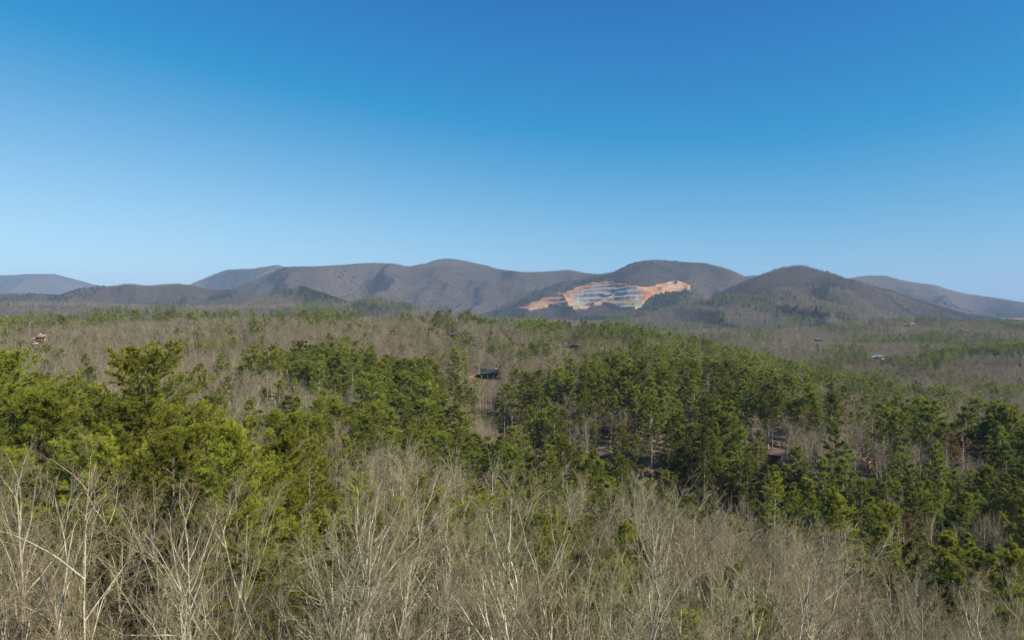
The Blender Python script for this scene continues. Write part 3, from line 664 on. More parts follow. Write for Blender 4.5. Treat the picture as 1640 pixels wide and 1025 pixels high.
def proto_obj(kind, i):
    """a whole tree as one unlinked object, to be scattered in the far woods"""
    if (kind, i) not in _JO:
        p = PROTO[kind][i]; me = join('%s_%d' % (kind, i), p) if isinstance(p, tuple) else p
        _JO[(kind, i)] = bpy.data.objects.new('%s_%02d' % (kind, i), me)
    return _JO[(kind, i)]
def wood(name, recs, label, kind='stuff'):
    """recs: list of (protokind, variant, x, y, z, scale, rot) arrays -> ONE object of scattered instances"""
    coll = bpy.data.collections.new(name + ' kinds'); keys = sorted({(k, v) for k, vs, *_ in recs for v in np.unique(vs)})
    keys = sorted(keys, key=lambda k: proto_obj(*k).name); pos = {k: i for i, k in enumerate(keys)}
    for k in keys: coll.objects.link(proto_obj(*k))
    P, S, Ro, I = [], [], [], []
    for k, vs, x, y, z, s, r in recs:
        P.append(np.stack([x, y, z], 1)); I.append(np.array([pos[(k, v)] for v in vs], np.int32)); S.append(s); Ro.append(r)
    P = np.concatenate(P); I = np.concatenate(I); S = np.concatenate(S); Ro = np.concatenate(Ro)
    me = bpy.data.meshes.new(name); me.vertices.add(len(P)); me.vertices.foreach_set('co', P.astype(np.float32).ravel())
    a = me.attributes.new('which', 'INT', 'POINT'); a.data.foreach_set('value', I)
    a = me.attributes.new('size', 'FLOAT_VECTOR', 'POINT'); a.data.foreach_set('vector', S.astype(np.float32).ravel())
    a = me.attributes.new('turn', 'FLOAT_VECTOR', 'POINT'); a.data.foreach_set('vector', np.stack([0 * Ro, 0 * Ro, Ro], 1).astype(np.float32).ravel())
    o = link(name, me, kind=kind, label=label)
    g = bpy.data.node_groups.new(name, 'GeometryNodeTree')
    g.interface.new_socket('Geometry', in_out='INPUT', socket_type='NodeSocketGeometry'); g.interface.new_socket('Geometry', in_out='OUTPUT', socket_type='NodeSocketGeometry')
    gi = g.nodes.new('NodeGroupInput'); go = g.nodes.new('NodeGroupOutput'); ip = g.nodes.new('GeometryNodeInstanceOnPoints')
    ci = g.nodes.new('GeometryNodeCollectionInfo'); ci.inputs['Collection'].default_value = coll; ci.inputs['Separate Children'].default_value = True; ci.inputs['Reset Children'].default_value = True
    def na(nm, ty):
        n = g.nodes.new('GeometryNodeInputNamedAttribute'); n.data_type = ty; n.inputs['Name'].default_value = nm; return n.outputs['Attribute']
    g.links.new(gi.outputs[0], ip.inputs['Points']); g.links.new(ci.outputs[0], ip.inputs['Instance']); ip.inputs['Pick Instance'].default_value = True
    g.links.new(na('which', 'INT'), ip.inputs['Instance Index']); g.links.new(na('size', 'FLOAT_VECTOR'), ip.inputs['Scale'])
    er = g.nodes.new('FunctionNodeEulerToRotation'); g.links.new(na('turn', 'FLOAT_VECTOR'), er.inputs[0]); g.links.new(er.outputs[0], ip.inputs['Rotation'])
    g.links.new(ip.outputs[0], go.inputs[0])
    m = o.modifiers.new('scatter', 'NODES'); m.node_group = g
    return o

HT = dict(bare_near=[b[1] for b in BN], pine_near=[27, 25, 28, 23, 27], bare_mid=[19, 21, 17, 20], bare_far=[19, 21, 17], pine_mid=[28, 26, 25, 22, 29], pine_far=[27, 25, 23])
n = len(X); hgt = np.where(isp, np.where(rng.random(n) < 0.32, rng.uniform(9, 17, n), rng.uniform(17, 28, n)) * (0.85 + 0.3 * fbm(X / 60, Y / 60, 311)), rng.uniform(14, 21.5, n))
hgt = np.where(isp & (Y > 66) & (Y < 175) & (px > 520) & (px < 1230), np.minimum(hgt, rng.uniform(9, 17, n)), hgt)   # young pines below the near bare trees
hgt = np.where(isp & (Y < 230) & (px < 1230), np.minimum(hgt, rng.uniform(14.5, 22.5, n) + np.clip(Y - 150, 0, 80) * 0.03), hgt)
hgt = np.where(isp & (Y < 74) & (px > 430), np.minimum(hgt, rng.uniform(7, 13.5, n)), hgt)
hgt = np.where(Y < 26, np.minimum(hgt, 16.5), hgt)
# canopy line of the left-hand slope stays below the big round-topped pine
ycap = np.interp(Y, [60, 130, 235], [672, 628, 592]) + rng.normal(0, 12, n)
hgt = np.where((px < 470) & (Y > 55) & (Y < 235), np.minimum(hgt, -(ycap - HY) / F * Y - Z), hgt)
gd = gully_d(X, Y); nearside = Y < np.interp(px, [g[0] for g in GULLY], [g[1] for g in GULLY])
hgt = np.where((gd < 5 + 3 * cl), 0, hgt)
hgt = np.where(nearside & (gd < 34) & (px > 790), np.minimum(hgt, 1.5 + 0.26 * gd + 2 * rng.random(n)), hgt)
hgt = np.where(isp & (Y > 225) & (Y < 620) & (rng.random(n) < 0.33), 0, hgt)      # fewer, bigger pines on the middle slopes
big = isp & (Y > 225) & (Y < 620); hgt = np.where(big, hgt * np.where(px < 420 + 40 * (cl - 0.5), 0.74, 1.03), hgt)
# low trees in front of the houses, as the houses show above them
for s, r, front in CLEAR:
    d = s[:2] / np.hypot(*s[:2]); a = (s[0] - X) * d[0] + (s[1] - Y) * d[1]; b = np.abs((X - s[0]) * d[1] - (Y - s[1]) * d[0])
    lim = (s[2] + 0.6) / np.hypot(*s[:2]) * np.hypot(X, Y) - Z
    m = (a > 0) & (a < 260 + front) & (b < r * 0.75); hgt = np.where(m, np.minimum(hgt, lim), hgt)
keep = hgt > 4.5; X, Y, Z, px, hgt, isp = X[keep], Y[keep], Z[keep], px[keep], hgt[keep], isp[keep]; n = len(X)
rot = rng.random(n) * 6.283; var = rng.integers(0, 1000, n); wid = rng.uniform(0.85, 1.15, n)
inframe = (px > -15) & (px < 1655) & (scr_y(X, Y, Z + hgt) < 1020) & seen(X, Y, Z + hgt * 0.7)
BARE_BANDS = [(60, 'at the left edge'), (160, 'near the left edge'), (340, 'below the big round-topped pine'), (470, 'left of the white-stemmed clump'), (620, 'by the white-stemmed clump'), (760, 'left of the thicket middle'),
              (900, 'in the thicket middle'), (1040, 'below the dark ravine'), (1180, 'right of the thicket middle'), (1320, 'below the brown-roofed cabin'), (1450, 'below the orange timber wall'), (1560, 'near the right edge'), (1e9, 'at the right edge')]
PINE_BANDS = [(60, 'at the left edge'), (150, 'left of the biggest pine'), (350, 'by the biggest pine'), (480, 'right of the biggest pine'), (620, 'on the left-hand slope'), (750, 'left of the green-roofed cabin'), (850, 'by the green-roofed cabin'),
              (980, 'beside the dark ravine'), (1100, 'above the dark ravine'), (1200, 'left of the brown-roofed cabin'), (1300, 'by the brown-roofed cabin'), (1440, 'by the orange timber wall'), (1540, 'right of the orange timber wall'), (1e9, 'at the right edge')]
ORD = 'first second third fourth fifth sixth seventh eighth ninth tenth eleventh twelfth thirteenth fourteenth fifteenth sixteenth seventeenth eighteenth nineteenth twentieth twenty-first twenty-second twenty-third twenty-fourth twenty-fifth twenty-sixth twenty-seventh twenty-eighth twenty-ninth thirtieth'.split()
def band(bands, p): return next(t for lim, t in bands if p < lim)
def plant(name, cat, group, recs, partnames=('trunk', 'crown')):
    """recs: list of dict(kind, var, x, y, z, s, w, rot, what, where)"""
    buckets = {}
    for r_ in recs: buckets.setdefault((r_['what'], r_['where']), []).append(r_)
    for (what, where), rs in buckets.items():
        rs.sort(key=lambda q: to_px(q['x'], q['y']))
        for k, q in enumerate(rs):
            tail = '' if len(rs) == 1 else (', ' + ('left' if k == 0 else 'right') + ' one of two' if len(rs) == 2 else ', %s from left' % ORD[min(k, 29)])
            o = link(name, None, loc=(q['x'], q['y'], q['z']), label=what + ' ' + where + tail, cat=cat, group=group)
            o.empty_display_size = 1.0; o.rotation_euler = (0, 0, q['rot']); o.scale = (q['s'] * q['w'], q['s'] * q['w'], q['s'])
            for pn, me in zip(partnames, PROTO[q['kind']][q['var']]): link(pn, me, o)
def dist_word(Y, cuts): return cuts[0][1] if Y < cuts[0][0] else (cuts[1][1] if Y < cuts[1][0] else cuts[2][1])
rest = {}
for key, m in (('bare', ~isp), ('pine', isp)):
    idx = np.where(m)[0]; vis = idx[inframe[idx]]
    top = vis[np.argsort(-(hgt[vis] / Y[vis]))][: (296 if key == 'bare' else 285)]
    recs = []
    for i in top:
        near = Y[i] < (100 if key == 'bare' else 190)
        kd = key + ('_near' if near else '_mid'); v = int(var[i] % len(PROTO[kd]))
        if kd == 'pine_near' and px[i] > 700 and Y[i] > 120: v = (2, 4, 4, 3)[var[i] % 4]
        elif kd == 'pine_near': v = (0, 1, 0, 1, 2, 3)[var[i] % 6]
        s = hgt[i] / HT[kd][v]
        if key == 'bare':
            what = ('tall ' if hgt[i] > 18 else 'short ' if hgt[i] < 15 else '') + (BN[v][-1] if near else 'slender') + ' bare tree'; where = band(BARE_BANDS, px[i]); dw = dist_word(Y[i], [(32, 'front row'), (52, 'middle row'), (0, 'back row')])
            where = where + ', ' + dw
        else:
            what = (PND[v] if near else PMD[v]) + (' yellow-green' if near else '') + ' pine'; where = band(PINE_BANDS, px[i]) + ', ' + dist_word(Y[i], [(110, 'near slope'), (210, 'lower slope'), (0, 'far slope')])
        ro = rot[i] if not (key == 'bare' and near) else rng.normal(0, 0.5) + (math.pi if False else 0)
        recs.append(dict(kind=kd, var=v, x=X[i], y=Y[i], z=Z[i] - 0.2, s=s, w=wid[i] * (1 if key == 'bare' else rng.uniform(0.8, 1.05) if near else rng.uniform(0.95, 1.25)), rot=ro, what=what, where=where))
    if key == 'bare': plant('bare_tree', 'tree', 'leafless trees in the near thicket', recs, ('trunk', 'branches'))
    else: pine_recs = recs
    ms = np.zeros(n, bool); ms[top] = True; idx = idx[~ms[idx]]
    out_ = []
    for kd, a, b in ((key + '_near', 0, 100), (key + '_mid', 100, 420), (key + '_far', 420, 1e9)):
        j = idx[(Y[idx] >= a) & (Y[idx] < b)]
        if len(j) == 0: continue
        v = var[j] % len(PROTO[kd]); s = hgt[j] / np.array(HT[kd])[v]; ww = wid[j] * (1.0 if key == 'bare' else 1.1)
        out_.append((kd, v, X[j], Y[j], Z[j] - 0.3, np.stack([s * ww, s * ww, s], 1), rot[j]))
    rest[key] = out_
for p_, yt, Yh, v in HAND_PINE:
    x, y, zt = at(p_, yt, Yh); zg = float(ground_h(np.array([x]), np.array([y]))[0]); big = p_ == 245; s = (zt - zg) / (26 if big else HT['pine_near'][v])
    pine_recs.append(dict(kind='pine_big' if big else 'pine_near', var=0 if big else v, x=x, y=y, z=zg - 0.2, s=s, w=(1.0 if big else 1.12) / max(s, 0.9), rot=rng.random() * 6, what='biggest round-topped pine' if big else PND[v] + ' pine', where='standing out above the woods on the left' if big else band(PINE_BANDS, p_) + ', near slope'))
plant('pine_tree', 'tree', 'pines on the slopes in front of the ridge', pine_recs)
hr = []
for p_, yt, Yh, v in HAND_HEM:
    x, y, zt = at(p_, yt, Yh); zg = float(ground_h(np.array([x]), np.array([y]))[0]); h0 = (19, 15)[v]; s = min(max((zt - zg) / h0, 0.7), 1.45)
    hr.append(dict(kind='hemlock', var=v, x=x, y=y, z=zt - s * h0, s=s, w=0.85, rot=rng.random() * 6, what='dark pointed cone-shaped evergreen', where=band(PINE_BANDS, p_)))
plant('hemlock_tree', 'tree', 'cone-shaped evergreens around the dark ravine', hr)
br = []
for p_, yt, Yh in ((1425, 800, 125), (1440, 845, 112), (1405, 850, 105), (1540, 870, 92), (1520, 900, 85), (1480, 905, 84)):
    x, y, zt = at(p_, yt, Yh); zg = float(ground_h(np.array([x]), np.array([y]))[0]); s = (zt - zg) / 11
    br.append(dict(kind='broad', var=0, x=x, y=y, z=zg, s=s, w=min(1.0, 1.1 / s), rot=rng.random() * 6, what='glossy yellow-green broadleaf evergreen', where='in the ravine below the orange timber wall'))
plant('broadleaf_tree', 'tree', 'broadleaf evergreens in the ravine', br)
br = []
for p_, yt, Yh in ((1450, 812, 140), (1518, 690, 215), (1545, 692, 222), (1300, 655, 275), (835, 660, 250), (757, 592, 535), (745, 612, 500)):
    x, y, zt = at(p_, yt, Yh); zg = float(ground_h(np.array([x]), np.array([y]))[0]); s = min((zt - zg) / 11, 1.3)
    br.append(dict(kind='brown', var=0, x=x, y=y, z=zt - 11 * s, s=s, w=1.0, rot=rng.random() * 6, what='small tree holding dry orange-brown leaves', where=band(PINE_BANDS, p_)))
plant('oak_tree', 'tree', 'small trees with dry brown leaves', br)
wood('bare_forest', rest['bare'], 'grey-brown leafless woods covering the slopes, ridge and valley')
wood('pine_forest', rest['pine'], 'dark green pines scattered through the woods of the slopes, ridge and valley')
print('woods', {k: sum(len(r_[2]) for r_ in v) for k, v in rest.items()}, round(time.time() - T0, 1))

# brush under the near trees
PROTO['brush'] = [bare_far(400 + i, h, 14, 5, 3, 0.012, M_BARK_GREY, twig_mat('brush twigs', (0.22, 0.13, 0.09), (0.28, 0.20, 0.13), (0.20, 0.16, 0.09), 0.05), 1.4) for i, h in enumerate((3.2, 2.4))]
P = scatter(14, 150, -240, 1880, 2.1, rng); xb, yb = P.T; k = fbm(xb / 12, yb / 12, 330) > 0.5; xb, yb = xb[k], yb[k]; zb = ground_h(xb, yb)
s = rng.uniform(0.6, 1.7, len(xb)); wood('undergrowth', [('brush', rng.integers(0, 2, len(xb)), xb, yb, zb, np.stack([s * 1.3, s * 1.3, s], 1), rng.random(len(xb)) * 6)], 'reddish brown brush on the ground under the near bare trees')

P = scatter(90, 330, 700, 1880, 3.0, rng); xb, yb = P.T; gq = gully_d(xb, yb); k = (gq < 30) & (rng.random(len(xb)) < np.clip(1.2 - gq / 30, 0, 1)) & ~cleared(xb, yb); xb, yb = xb[k], yb[k]; zb = ground_h(xb, yb)  # dark evergreens added along the gully so its shaded floor reads darker
s = rng.uniform(0.18, 0.42, len(xb)); wood('shade_shrubs', [('broad', np.zeros(len(xb), int), xb, yb, zb - 0.3, np.stack([s * 1.7, s * 1.7, s], 1), rng.random(len(xb)) * 6)], 'dark evergreen laurel thickets added in the ravine bottom to deepen its shade')

# mountain woods
recs = []; tot = 0
for ri, r in enumerate(RIDGES):
    P = scatter(max(r.D * 0.93 - r.Wf, 700), r.D * 1.07 + 120, max(r.px[0], -90), min(r.px[-1], 1730), r.spacing, rng); x, y = P.T
    D = r.depth(to_px(x, y)); k = (y > D - r.Wf) & (y < D + (90 if r.D > 2000 else 200)); x, y, D = x[k], y[k], D[k]
    z = r.h(x, y); k = (z > all_h(x, y, r) - 1) & seen(x, y, z + 22) & ~in_quarry(x, y, z + 6, 1.5); x, y, z, D = x[k], y[k], z[k], D[k]
    f = np.clip((y - D + r.Wf) / r.Wf, 0, 1); pxx = to_px(x, y)
    g = r.green * np.interp(f, [0, 0.35, 0.6, 1], [2.6, 1.8, 0.8, 0.5]) + 0.02
    if ri == 10: g = g + 0.45 * sstep(0.75, 0.95, f)
    if ri == 12: g = 0.10 + 0.6 * sstep(0.62, 0.95, f + 0.4 * (fbm(x / 40, y / 40, 95) - 0.5))
    slope = (r.h(x + 18, y) - r.h(x - 18, y)) / 36.0; g = g + 0.30 * sstep(0.12, 0.5, slope + 0.3 * (fbm(x / 150, y / 150, 92) - 0.5))   # conifers thickened on each spur's shady side, their dark colour deepening the shade
    if ri == 8: g = 0.2 + 0.6 * sstep(470, 500, pxx + 18 * (fbm(x / 60, y / 60, 77) - 0.5))
    if ri == 5:
        sy = scr_y(x, y, z); pj = pxx + 40 * (fbm(x / 80, y / 80, 78) - 0.5); sj = sy + 10 * (fbm(x / 70, y / 70, 79) - 0.5)
        g = np.maximum(g, 0.4 * sstep(905, 955, pj) * (1 - sstep(990, 1030, pj)) * sstep(440, 446, sj) * (1 - sstep(456, 462, sj)))
        g = np.maximum(g, 0.34 * sstep(1010, 1050, pj) * (1 - sstep(1060, 1190, pj)) * sstep(464, 474, sj)); g = np.maximum(g, 0.26 * sstep(484, 492, sj) * sstep(880, 950, pj))
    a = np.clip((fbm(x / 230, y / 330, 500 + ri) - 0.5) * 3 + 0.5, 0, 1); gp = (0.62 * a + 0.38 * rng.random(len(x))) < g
    s = rng.uniform(0.75, 1.2, len(x)) * r.spacing / 13.0; s = np.where(gp, s * 0.95, s); hs_ = np.interp(f, [0.9, 0.97, 1.0], [1.0, 0.85, 0.6])
    near_ = (y < 3300 + 500 * (fbm(x / 200, y / 200, 81) - 0.5)) & (rng.random(len(x)) < (0.85 if r.D > 2000 else 2))
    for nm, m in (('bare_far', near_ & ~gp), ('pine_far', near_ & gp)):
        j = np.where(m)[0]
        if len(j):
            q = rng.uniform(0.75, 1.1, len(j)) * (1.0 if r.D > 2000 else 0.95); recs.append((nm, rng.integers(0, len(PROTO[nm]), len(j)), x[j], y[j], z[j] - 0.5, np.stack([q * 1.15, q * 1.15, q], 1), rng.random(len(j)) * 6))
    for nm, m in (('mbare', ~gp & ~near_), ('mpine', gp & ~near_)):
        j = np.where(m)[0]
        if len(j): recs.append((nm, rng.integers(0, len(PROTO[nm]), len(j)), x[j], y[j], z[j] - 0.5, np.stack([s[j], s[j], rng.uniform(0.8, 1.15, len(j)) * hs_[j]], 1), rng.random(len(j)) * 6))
    tot += len(x)
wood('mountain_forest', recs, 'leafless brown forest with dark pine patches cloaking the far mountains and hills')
print('mountain trees', tot, round(time.time() - T0, 1))

# ------------------------------------------------------------------ houses
def box(x0, x1, y0, y1, z0, z1):
    V = np.array([[x, y, z] for z in (z0, z1) for x, y in ((x0, y0), (x1, y0), (x1, y1), (x0, y1))], float)
    q = [(0, 3, 2, 1), (4, 5, 6, 7), (0, 1, 5, 4), (1, 2, 6, 5), (2, 3, 7, 6), (3, 0, 4, 7)]
    return V, np.array([t for a, b, c, d in q for t in ((a, b, c), (a, c, d))])
def gable(x0, x1, y0, y1, z0, h, axis='x', ov=0.5, th=0.22, hip=0.0):
    """pitched roof slab with eaves and thickness; ridge along axis"""
    V = []; 
    x0 -= ov; x1 += ov; y0 -= ov; y1 += ov
    if axis == 'x': ym = (y0 + y1) / 2; c = [(x0, y0, z0), (x1, y0, z0), (x1, y1, z0), (x0, y1, z0), (x0 + hip, ym, z0 + h), (x1 - hip, ym, z0 + h)]
    else: xm = (x0 + x1) / 2; c = [(x0, y0, z0), (x0, y1, z0), (x1, y1, z0), (x1, y0, z0), (xm, y0 + hip, z0 + h), (xm, y1 - hip, z0 + h)]
    c = np.array(c, float); V = np.concatenate([c, c - np.array([0, 0, th])])
    F_ = [(0, 1, 5), (0, 5, 4), (2, 3, 4), (2, 4, 5), (3, 0, 4), (1, 2, 5)]
    T = list(F_) + [(c_ + 6, b + 6, a + 6) for a, b, c_ in F_]
    for a, b in ((0, 1), (1, 2), (2, 3), (3, 0)): T += [(a, b, b + 6), (a, b + 6, a + 6)]
    return V, np.array(T)
def gwall(x0, x1, y0, y1, z0, z1, h, axis='x'):
    """walls with gable ends"""
    V, T = box(x0, x1, y0, y1, z0, z1); V = list(map(tuple, V)); T = list(map(tuple, T))
    if axis == 'x':
        ym = (y0 + y1) / 2; V += [(x0, ym, z1 + h), (x1, ym, z1 + h)]; T += [(7, 4, 8), (5, 6, 9), (4, 5, 9), (4, 9, 8), (6, 7, 8), (6, 8, 9)]
    else:
        xm = (x0 + x1) / 2; V += [(xm, y0, z1 + h), (xm, y1, z1 + h)]; T += [(4, 5, 8), (6, 7, 9), (5, 6, 9), (5, 9, 8), (7, 4, 8), (7, 8, 9)]
    return np.array(V, float), np.array(T)
def part(name, VT, m, parent, label=None):
    return link(name, make_mesh(name, VT[0], VT[1], [m]), parent, label=label)
def house(name, loc, label, cat, rz=0.0):
    o = link(name, None, loc=tuple(loc), label=label, cat=cat); o.rotation_euler = (0, 0, rz); o.empty_display_size = 2; return o
H_GREEN = plain('green metal roof', (0.032, 0.058, 0.036), 0.7, 0.8, 0.15, 0.15); H_TEAL = plain('teal metal roof', (0.13, 0.20, 0.185), 0.6, 0.5, 0.1, 0.3)
H_DARKW = plain('dark stained wood', (0.05, 0.035, 0.028), 0.8); H_BROWNR = plain('brown shingle roof', (0.10, 0.068, 0.058), 0.9, 2.0); H_TAN = plain('tan shingle roof', (0.42, 0.30, 0.19), 0.9, 2.0)
H_CEDAR = plain('cedar wall', (0.34, 0.19, 0.10), 0.8, 2.0); H_ORANGE = plain('orange stained timber', (0.62, 0.22, 0.045), 0.6, 3.0); H_WHITE = plain('white painted wall', (0.74, 0.73, 0.69), 0.7, 1.0, 0.06)
H_CREAM = plain('cream wall', (0.62, 0.54, 0.42), 0.8, 1.0, 0.1); H_GREYR = plain('dark grey roof', (0.10, 0.105, 0.115), 0.8, 1.0); H_RUST = plain('rust roof', (0.27, 0.15, 0.10), 0.8, 1.0)
H_GLASS = plain('window glass', (0.03, 0.04, 0.05), 0.08, 1.0, 0.1, 0.8); H_STONE = plain('stone', (0.34, 0.31, 0.28), 0.9, 4.0); H_POST = plain('pale post', (0.50, 0.46, 0.40), 0.8); H_BLUEG = plain('blue grey roof', (0.10, 0.115, 0.12), 0.8, 1.0, 0.1)
H_CLAY = plain('bare clay', (0.25, 0.15, 0.10), 0.95, 0.3, 0.35, 0.1)
def windows(o, xs, y, z0, w_, h_, frame=H_WHITE):
    for x in xs:
        f = part('window', box(x - w_ / 2, x + w_ / 2, y - 0.06, y - 0.004, z0, z0 + h_), frame, o)
        part('pane', box(x - w_ / 2 + 0.1, x + w_ / 2 - 0.1, y - 0.09, y - 0.063, z0 + 0.1, z0 + h_ - 0.1), H_GLASS, f)
# green-roofed cabin
o = house('cabin', S_CABIN + np.array([-0.5, 0, 0.4]), 'dark cabin with a green metal roof and shaded porch amid the woods', 'cabin', R(-6)); o.scale = (1.3, 1.2, 1.15)
part('wall', gwall(-5, 5, -2.5, 3.5, 0, 3.6, 2.2), H_DARKW, o); part('roof', gable(-5, 5, -4.6, 3.5, 3.65, 2.6, ov=0.6), H_GREEN, o)
part('floor', box(-5.4, 5.4, -4.9, -2.55, 0.2, 0.5), H_DARKW, o)
for x in (-4.9, -1.2, 2.0, 4.9): part('post', box(x - 0.12, x + 0.12, -4.75, -4.5, 0.5, 3.6), H_POST, o)
windows(o, (-3.2, 3.2), -2.5, 1.3, 1.4, 1.4); d_ = part('door', box(-0.5, 0.5, -2.56, -2.504, 0.5, 2.6), H_CEDAR, o); part('handle', box(0.3, 0.38, -2.62, -2.563, 1.5, 1.6), H_STONE, d_)
part('chimney', box(2.2, 3.1, 0.8, 1.7, 3.6, 7.2), H_STONE, o)
o2 = house('shed', S_CABIN + np.array([-9.2, 1.5, 0]), 'small dark lean-to shed left of the green-roofed cabin', 'shed', R(4)); part('wall', box(-2.2, 2.2, -2, 2, 0, 2.6), H_DARKW, o2); part('roof', gable(-2.2, 2.2, -2, 2, 2.65, 1.0), H_BROWNR, o2)
gx, gy = np.meshgrid(np.linspace(-16, 4, 16), np.linspace(-9, 7, 13)); rr_ = np.hypot((gx + 6) / 10, (gy + 1) / 8) + 0.5 * (fbm(gx / 5, gy / 5, 61) - 0.5)
cxx, cyy = gx + S_CABIN[0] - 4, gy + S_CABIN[1] - 1; cz = ground_h(cxx, cyy) + 0.12 - 1.2 * sstep(0.8, 1.05, rr_); ii = (np.arange(12)[:, None] * 16 + np.arange(15)).ravel()
link('clearing', make_mesh('clearing', np.stack([cxx, cyy, cz], -1).reshape(-1, 3), np.concatenate([np.stack([ii, ii + 1, ii + 17], 1), np.stack([ii, ii + 17, ii + 16], 1)]), [H_CLAY]), kind='structure', label='bare reddish clearing beside the green-roofed cabin')
# tan-roofed wooden house
o = house('wooden_house', S_WOOD, 'wooden house with tan roofs and a dark glazed front near the left edge', 'house', R(8))
part('wall', gwall(-1, 7, -3.5, 4, 0, 5.4, 2.4, 'y'), H_CEDAR, o); part('roof', gable(-1, 7, -4.2, 4, 5.45, 2.6, 'y', 0.6), H_TAN, o)
part('wing', gwall(-8, -1.05, -2.5, 3.5, 0, 2.7, 2.0), H_CEDAR, o); part('roof', gable(-8, -1.6, -2.5, 3.5, 2.75, 2.2, 'x', 0.55), H_TAN, o)
windows(o, (0.6, 3.0, 5.4), -3.5, 0.8, 1.8, 1.8, H_DARKW); windows(o, (0.6, 3.0, 5.4), -3.5, 3.1, 1.8, 1.6, H_DARKW); windows(o, (-6.5, -3.6), -2.5, 0.9, 1.3, 1.2)
part('deck', box(-9, 1.5, -6.2, -3.7, -0.9, 0.25), H_WHITE, o); part('chimney', box(-0.2, 0.8, 1, 2, 5.4, 9.0), H_STONE, o)
# long roof under the ridge pines
o = house('lodge', S_ROOF, 'long low brown-roofed lodge under the pines on the ridge top', 'house', R(5)); part('wall', gwall(-12, 12, -3.5, 3.5, 0, 2.8, 1.6), H_DARKW, o); part('roof', gable(-12, 12, -4.2, 3.5, 2.85, 1.9, 'x', 0.6), H_BROWNR, o); windows(o, (-9, -5, 0, 5, 9), -3.5, 1, 1.6, 1.2)
# cabin in the right wood
o = house('log_cabin', S_RIGHT + np.array([0, 0, 2.4]), 'brown-roofed cabin half hidden among pine trunks on the right', 'cabin', R(-14)); o.scale = (0.8, 0.8, 0.85); part('wall', gwall(-4, 4, -2.5, 2.5, -2.4, 3.0, 1.7), H_DARKW, o); part('roof', gable(-4, 4, -3.4, 2.5, 3.05, 2.0, 'x', 0.5), H_BROWNR, o); windows(o, (-2.4, 2.2), -2.5, 0.9, 1.2, 1.3); part('chimney', box(-3.4, -2.5, 0.4, 1.3, 2.8, 6.6), H_STONE, o)
# orange timber wall
o = house('timber_cabin', S_POST + np.array([0, 0, 4.2]), 'narrow orange timber cabin end glowing between pine trunks on the right', 'cabin', R(-25)); part('wall', gwall(-0.6, 0.6, -0.9, 4, 0, 4.0, 0.5, 'y'), H_ORANGE, o); part('roof', gable(-0.6, 0.6, -0.9, 4, 4.05, 0.6, 'y', 0.2), H_BROWNR, o)
for x in (-0.45, 0.45): part('post', box(x - 0.14, x + 0.14, -0.7, -0.4, -4.4, -0.02), H_DARKW, o)
part('post', box(-1.75, -1.6, -0.7, -0.5, -4.4, 2.2), H_ORANGE, o, 'thin orange post standing apart')
# teal-roofed house
o = house('farmhouse', S_TEAL, 'house with a pale teal metal roof and a white gable end in the right valley', 'house', R(-16)); part('wall', gwall(-9, 9, -5, 5, 0, 4.2, 3.2), H_WHITE, o); part('roof', gable(-9, 8.6, -5.6, 5, 4.25, 3.8, 'x', 0.8), H_TEAL, o)
part('porch', gwall(-3.4, 1.6, -8.2, -5.05, 0, 4.2, 2.6, 'y'), H_DARKW, o); part('roof', gable(-3.4, 1.6, -8.6, -2, 4.25, 3.0, 'y', 0.5), H_TEAL, o); windows(o, (-7, -5, 3.5, 6.5), -5, 1.2, 1.4, 1.8)
# brick house
o = house('brick_house', S_BRICK, 'large house with cream gables and a rust roof high on the right valley side', 'house', R(-20)); part('wall', gwall(-4, 15, -6, 6, 0, 5.2, 4.2), H_CREAM, o); part('roof', gable(-4, 15, -6, 6, 5.25, 4.6, 'x', 0.8), H_RUST, o)
part('wing', gwall(-17, -4.05, -5, 5, 0, 4.4, 3.0), H_STONE, o); part('roof', gable(-17, -4.9, -5, 5, 4.45, 3.4, 'x', 0.8), H_GREYR, o)
for a in (-2, 7): part('gable', gwall(a, a + 6, -10, -6.05, 0, 5.2, 3.4, 'y'), H_CREAM, o); part('roof', gable(a, a + 6, -10, -3, 5.3, 3.9, 'y', 0.5), H_RUST, o)
windows(o, (1, 10), -10, 1.4, 2.0, 2.6); windows(o, (-14, -10, -6.5), -5, 1.2, 1.6, 1.6); part('chimney', box(4.2, 5.6, 1, 2.4, 7, 12.2), H_STONE, o)
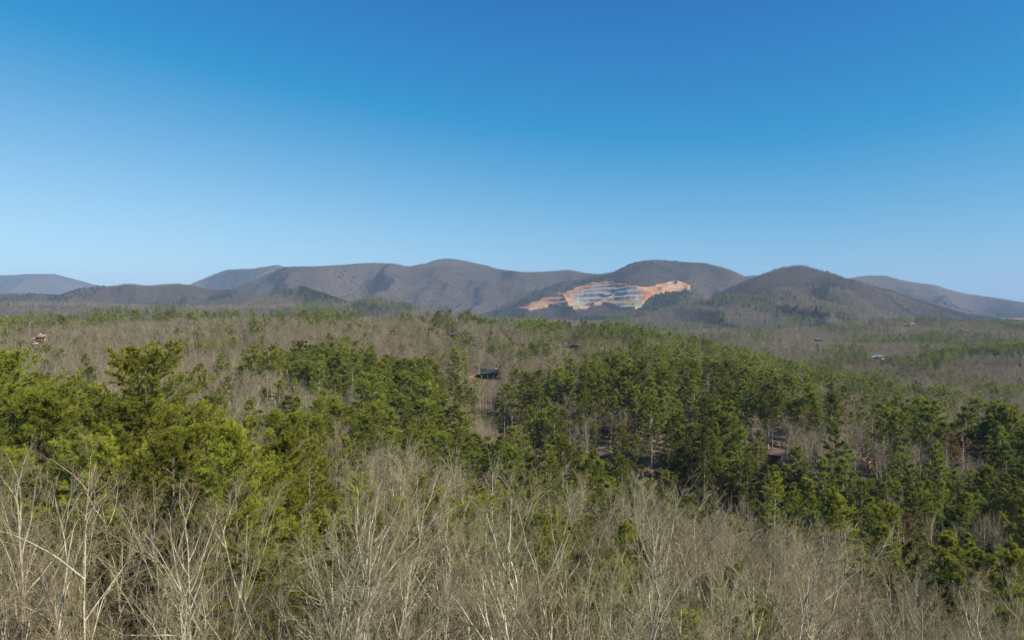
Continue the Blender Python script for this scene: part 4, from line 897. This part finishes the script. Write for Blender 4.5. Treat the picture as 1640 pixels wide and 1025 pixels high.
# dark house
o = house('dark_house', S_DARK, 'dark low house with two roofs left of the large cream house in the valley', 'house', R(-8)); part('wall', gwall(-9, 2, -4.5, 4.5, 0, 4.0, 2.6), H_DARKW, o); part('roof', gable(-9, 2, -5, 4.5, 4.05, 3.0, 'x', 0.8), H_GREYR, o); part('wing', gwall(4, 14, -4, 4, 0, 3.2, 2.2), H_CEDAR, o); part('roof', gable(4, 14, -4, 4, 3.25, 2.5, 'x', 0.7), H_GREYR, o); windows(o, (-7, -4, -1), -4.5, 1, 1.4, 1.6); windows(o, (6, 10), -4, 1, 1.4, 1.4)
# small ones
o = house('cottage', S_BLUE, 'small cottage with a blue-grey roof at the left end of the ridge pines', 'house', R(-10)); part('wall', gwall(-3.4, 3.4, -2.6, 2.6, 0, 3.0, 1.6), H_DARKW, o); part('roof', gable(-3.4, 3.4, -2.6, 2.6, 3.05, 1.9, 'x', 0.5), H_BLUEG, o); windows(o, (-1.8, 1.8), -2.6, 1.0, 1.1, 1.2)
o = house('barn', S_WHITE, 'tiny white barn far off beyond the woods on the left', 'barn', R(15)); part('wall', gwall(-5, 5, -4, 4, 0, 5, 2.5), H_WHITE, o); part('roof', gable(-5, 5, -4, 4, 5.05, 2.9, 'x', 0.5), H_WHITE, o); part('door', box(-1.5, 1.5, -4.07, -4.004, 0, 3.2), H_STONE, o)
o = house('cottage', S_HILL, 'tiny cottage with a brown roof in the bare woods on the ridge', 'house', R(10)); part('wall', gwall(-2.6, 2.6, -2, 2, 0, 2.6, 1.4), H_CEDAR, o); part('roof', gable(-2.6, 2.6, -2, 2, 2.65, 1.6, 'x', 0.4), H_BROWNR, o); windows(o, (-1.3, 1.3), -2, 0.9, 0.9, 1.0)

# ------------------------------------------------------------------ air
def haze_build(t, o):
    v = nd(t, 'ShaderNodeVolumePrincipled'); v.inputs['Color'].default_value = (0.55, 0.74, 1.0, 1); v.inputs['Density'].default_value = 5.1e-5; v.inputs['Anisotropy'].default_value = 0.0
    t.links.new(v.outputs[0], o.inputs['Volume'])
hv = box(-16000, 16000, -300, 16500, -190, 780)
hz = link('haze', make_mesh('haze', hv[0], hv[1], [mat('haze', haze_build)]), kind='stuff', label='thin blue air lying between the viewer and the far mountains')
print('done', round(time.time() - T0, 1))
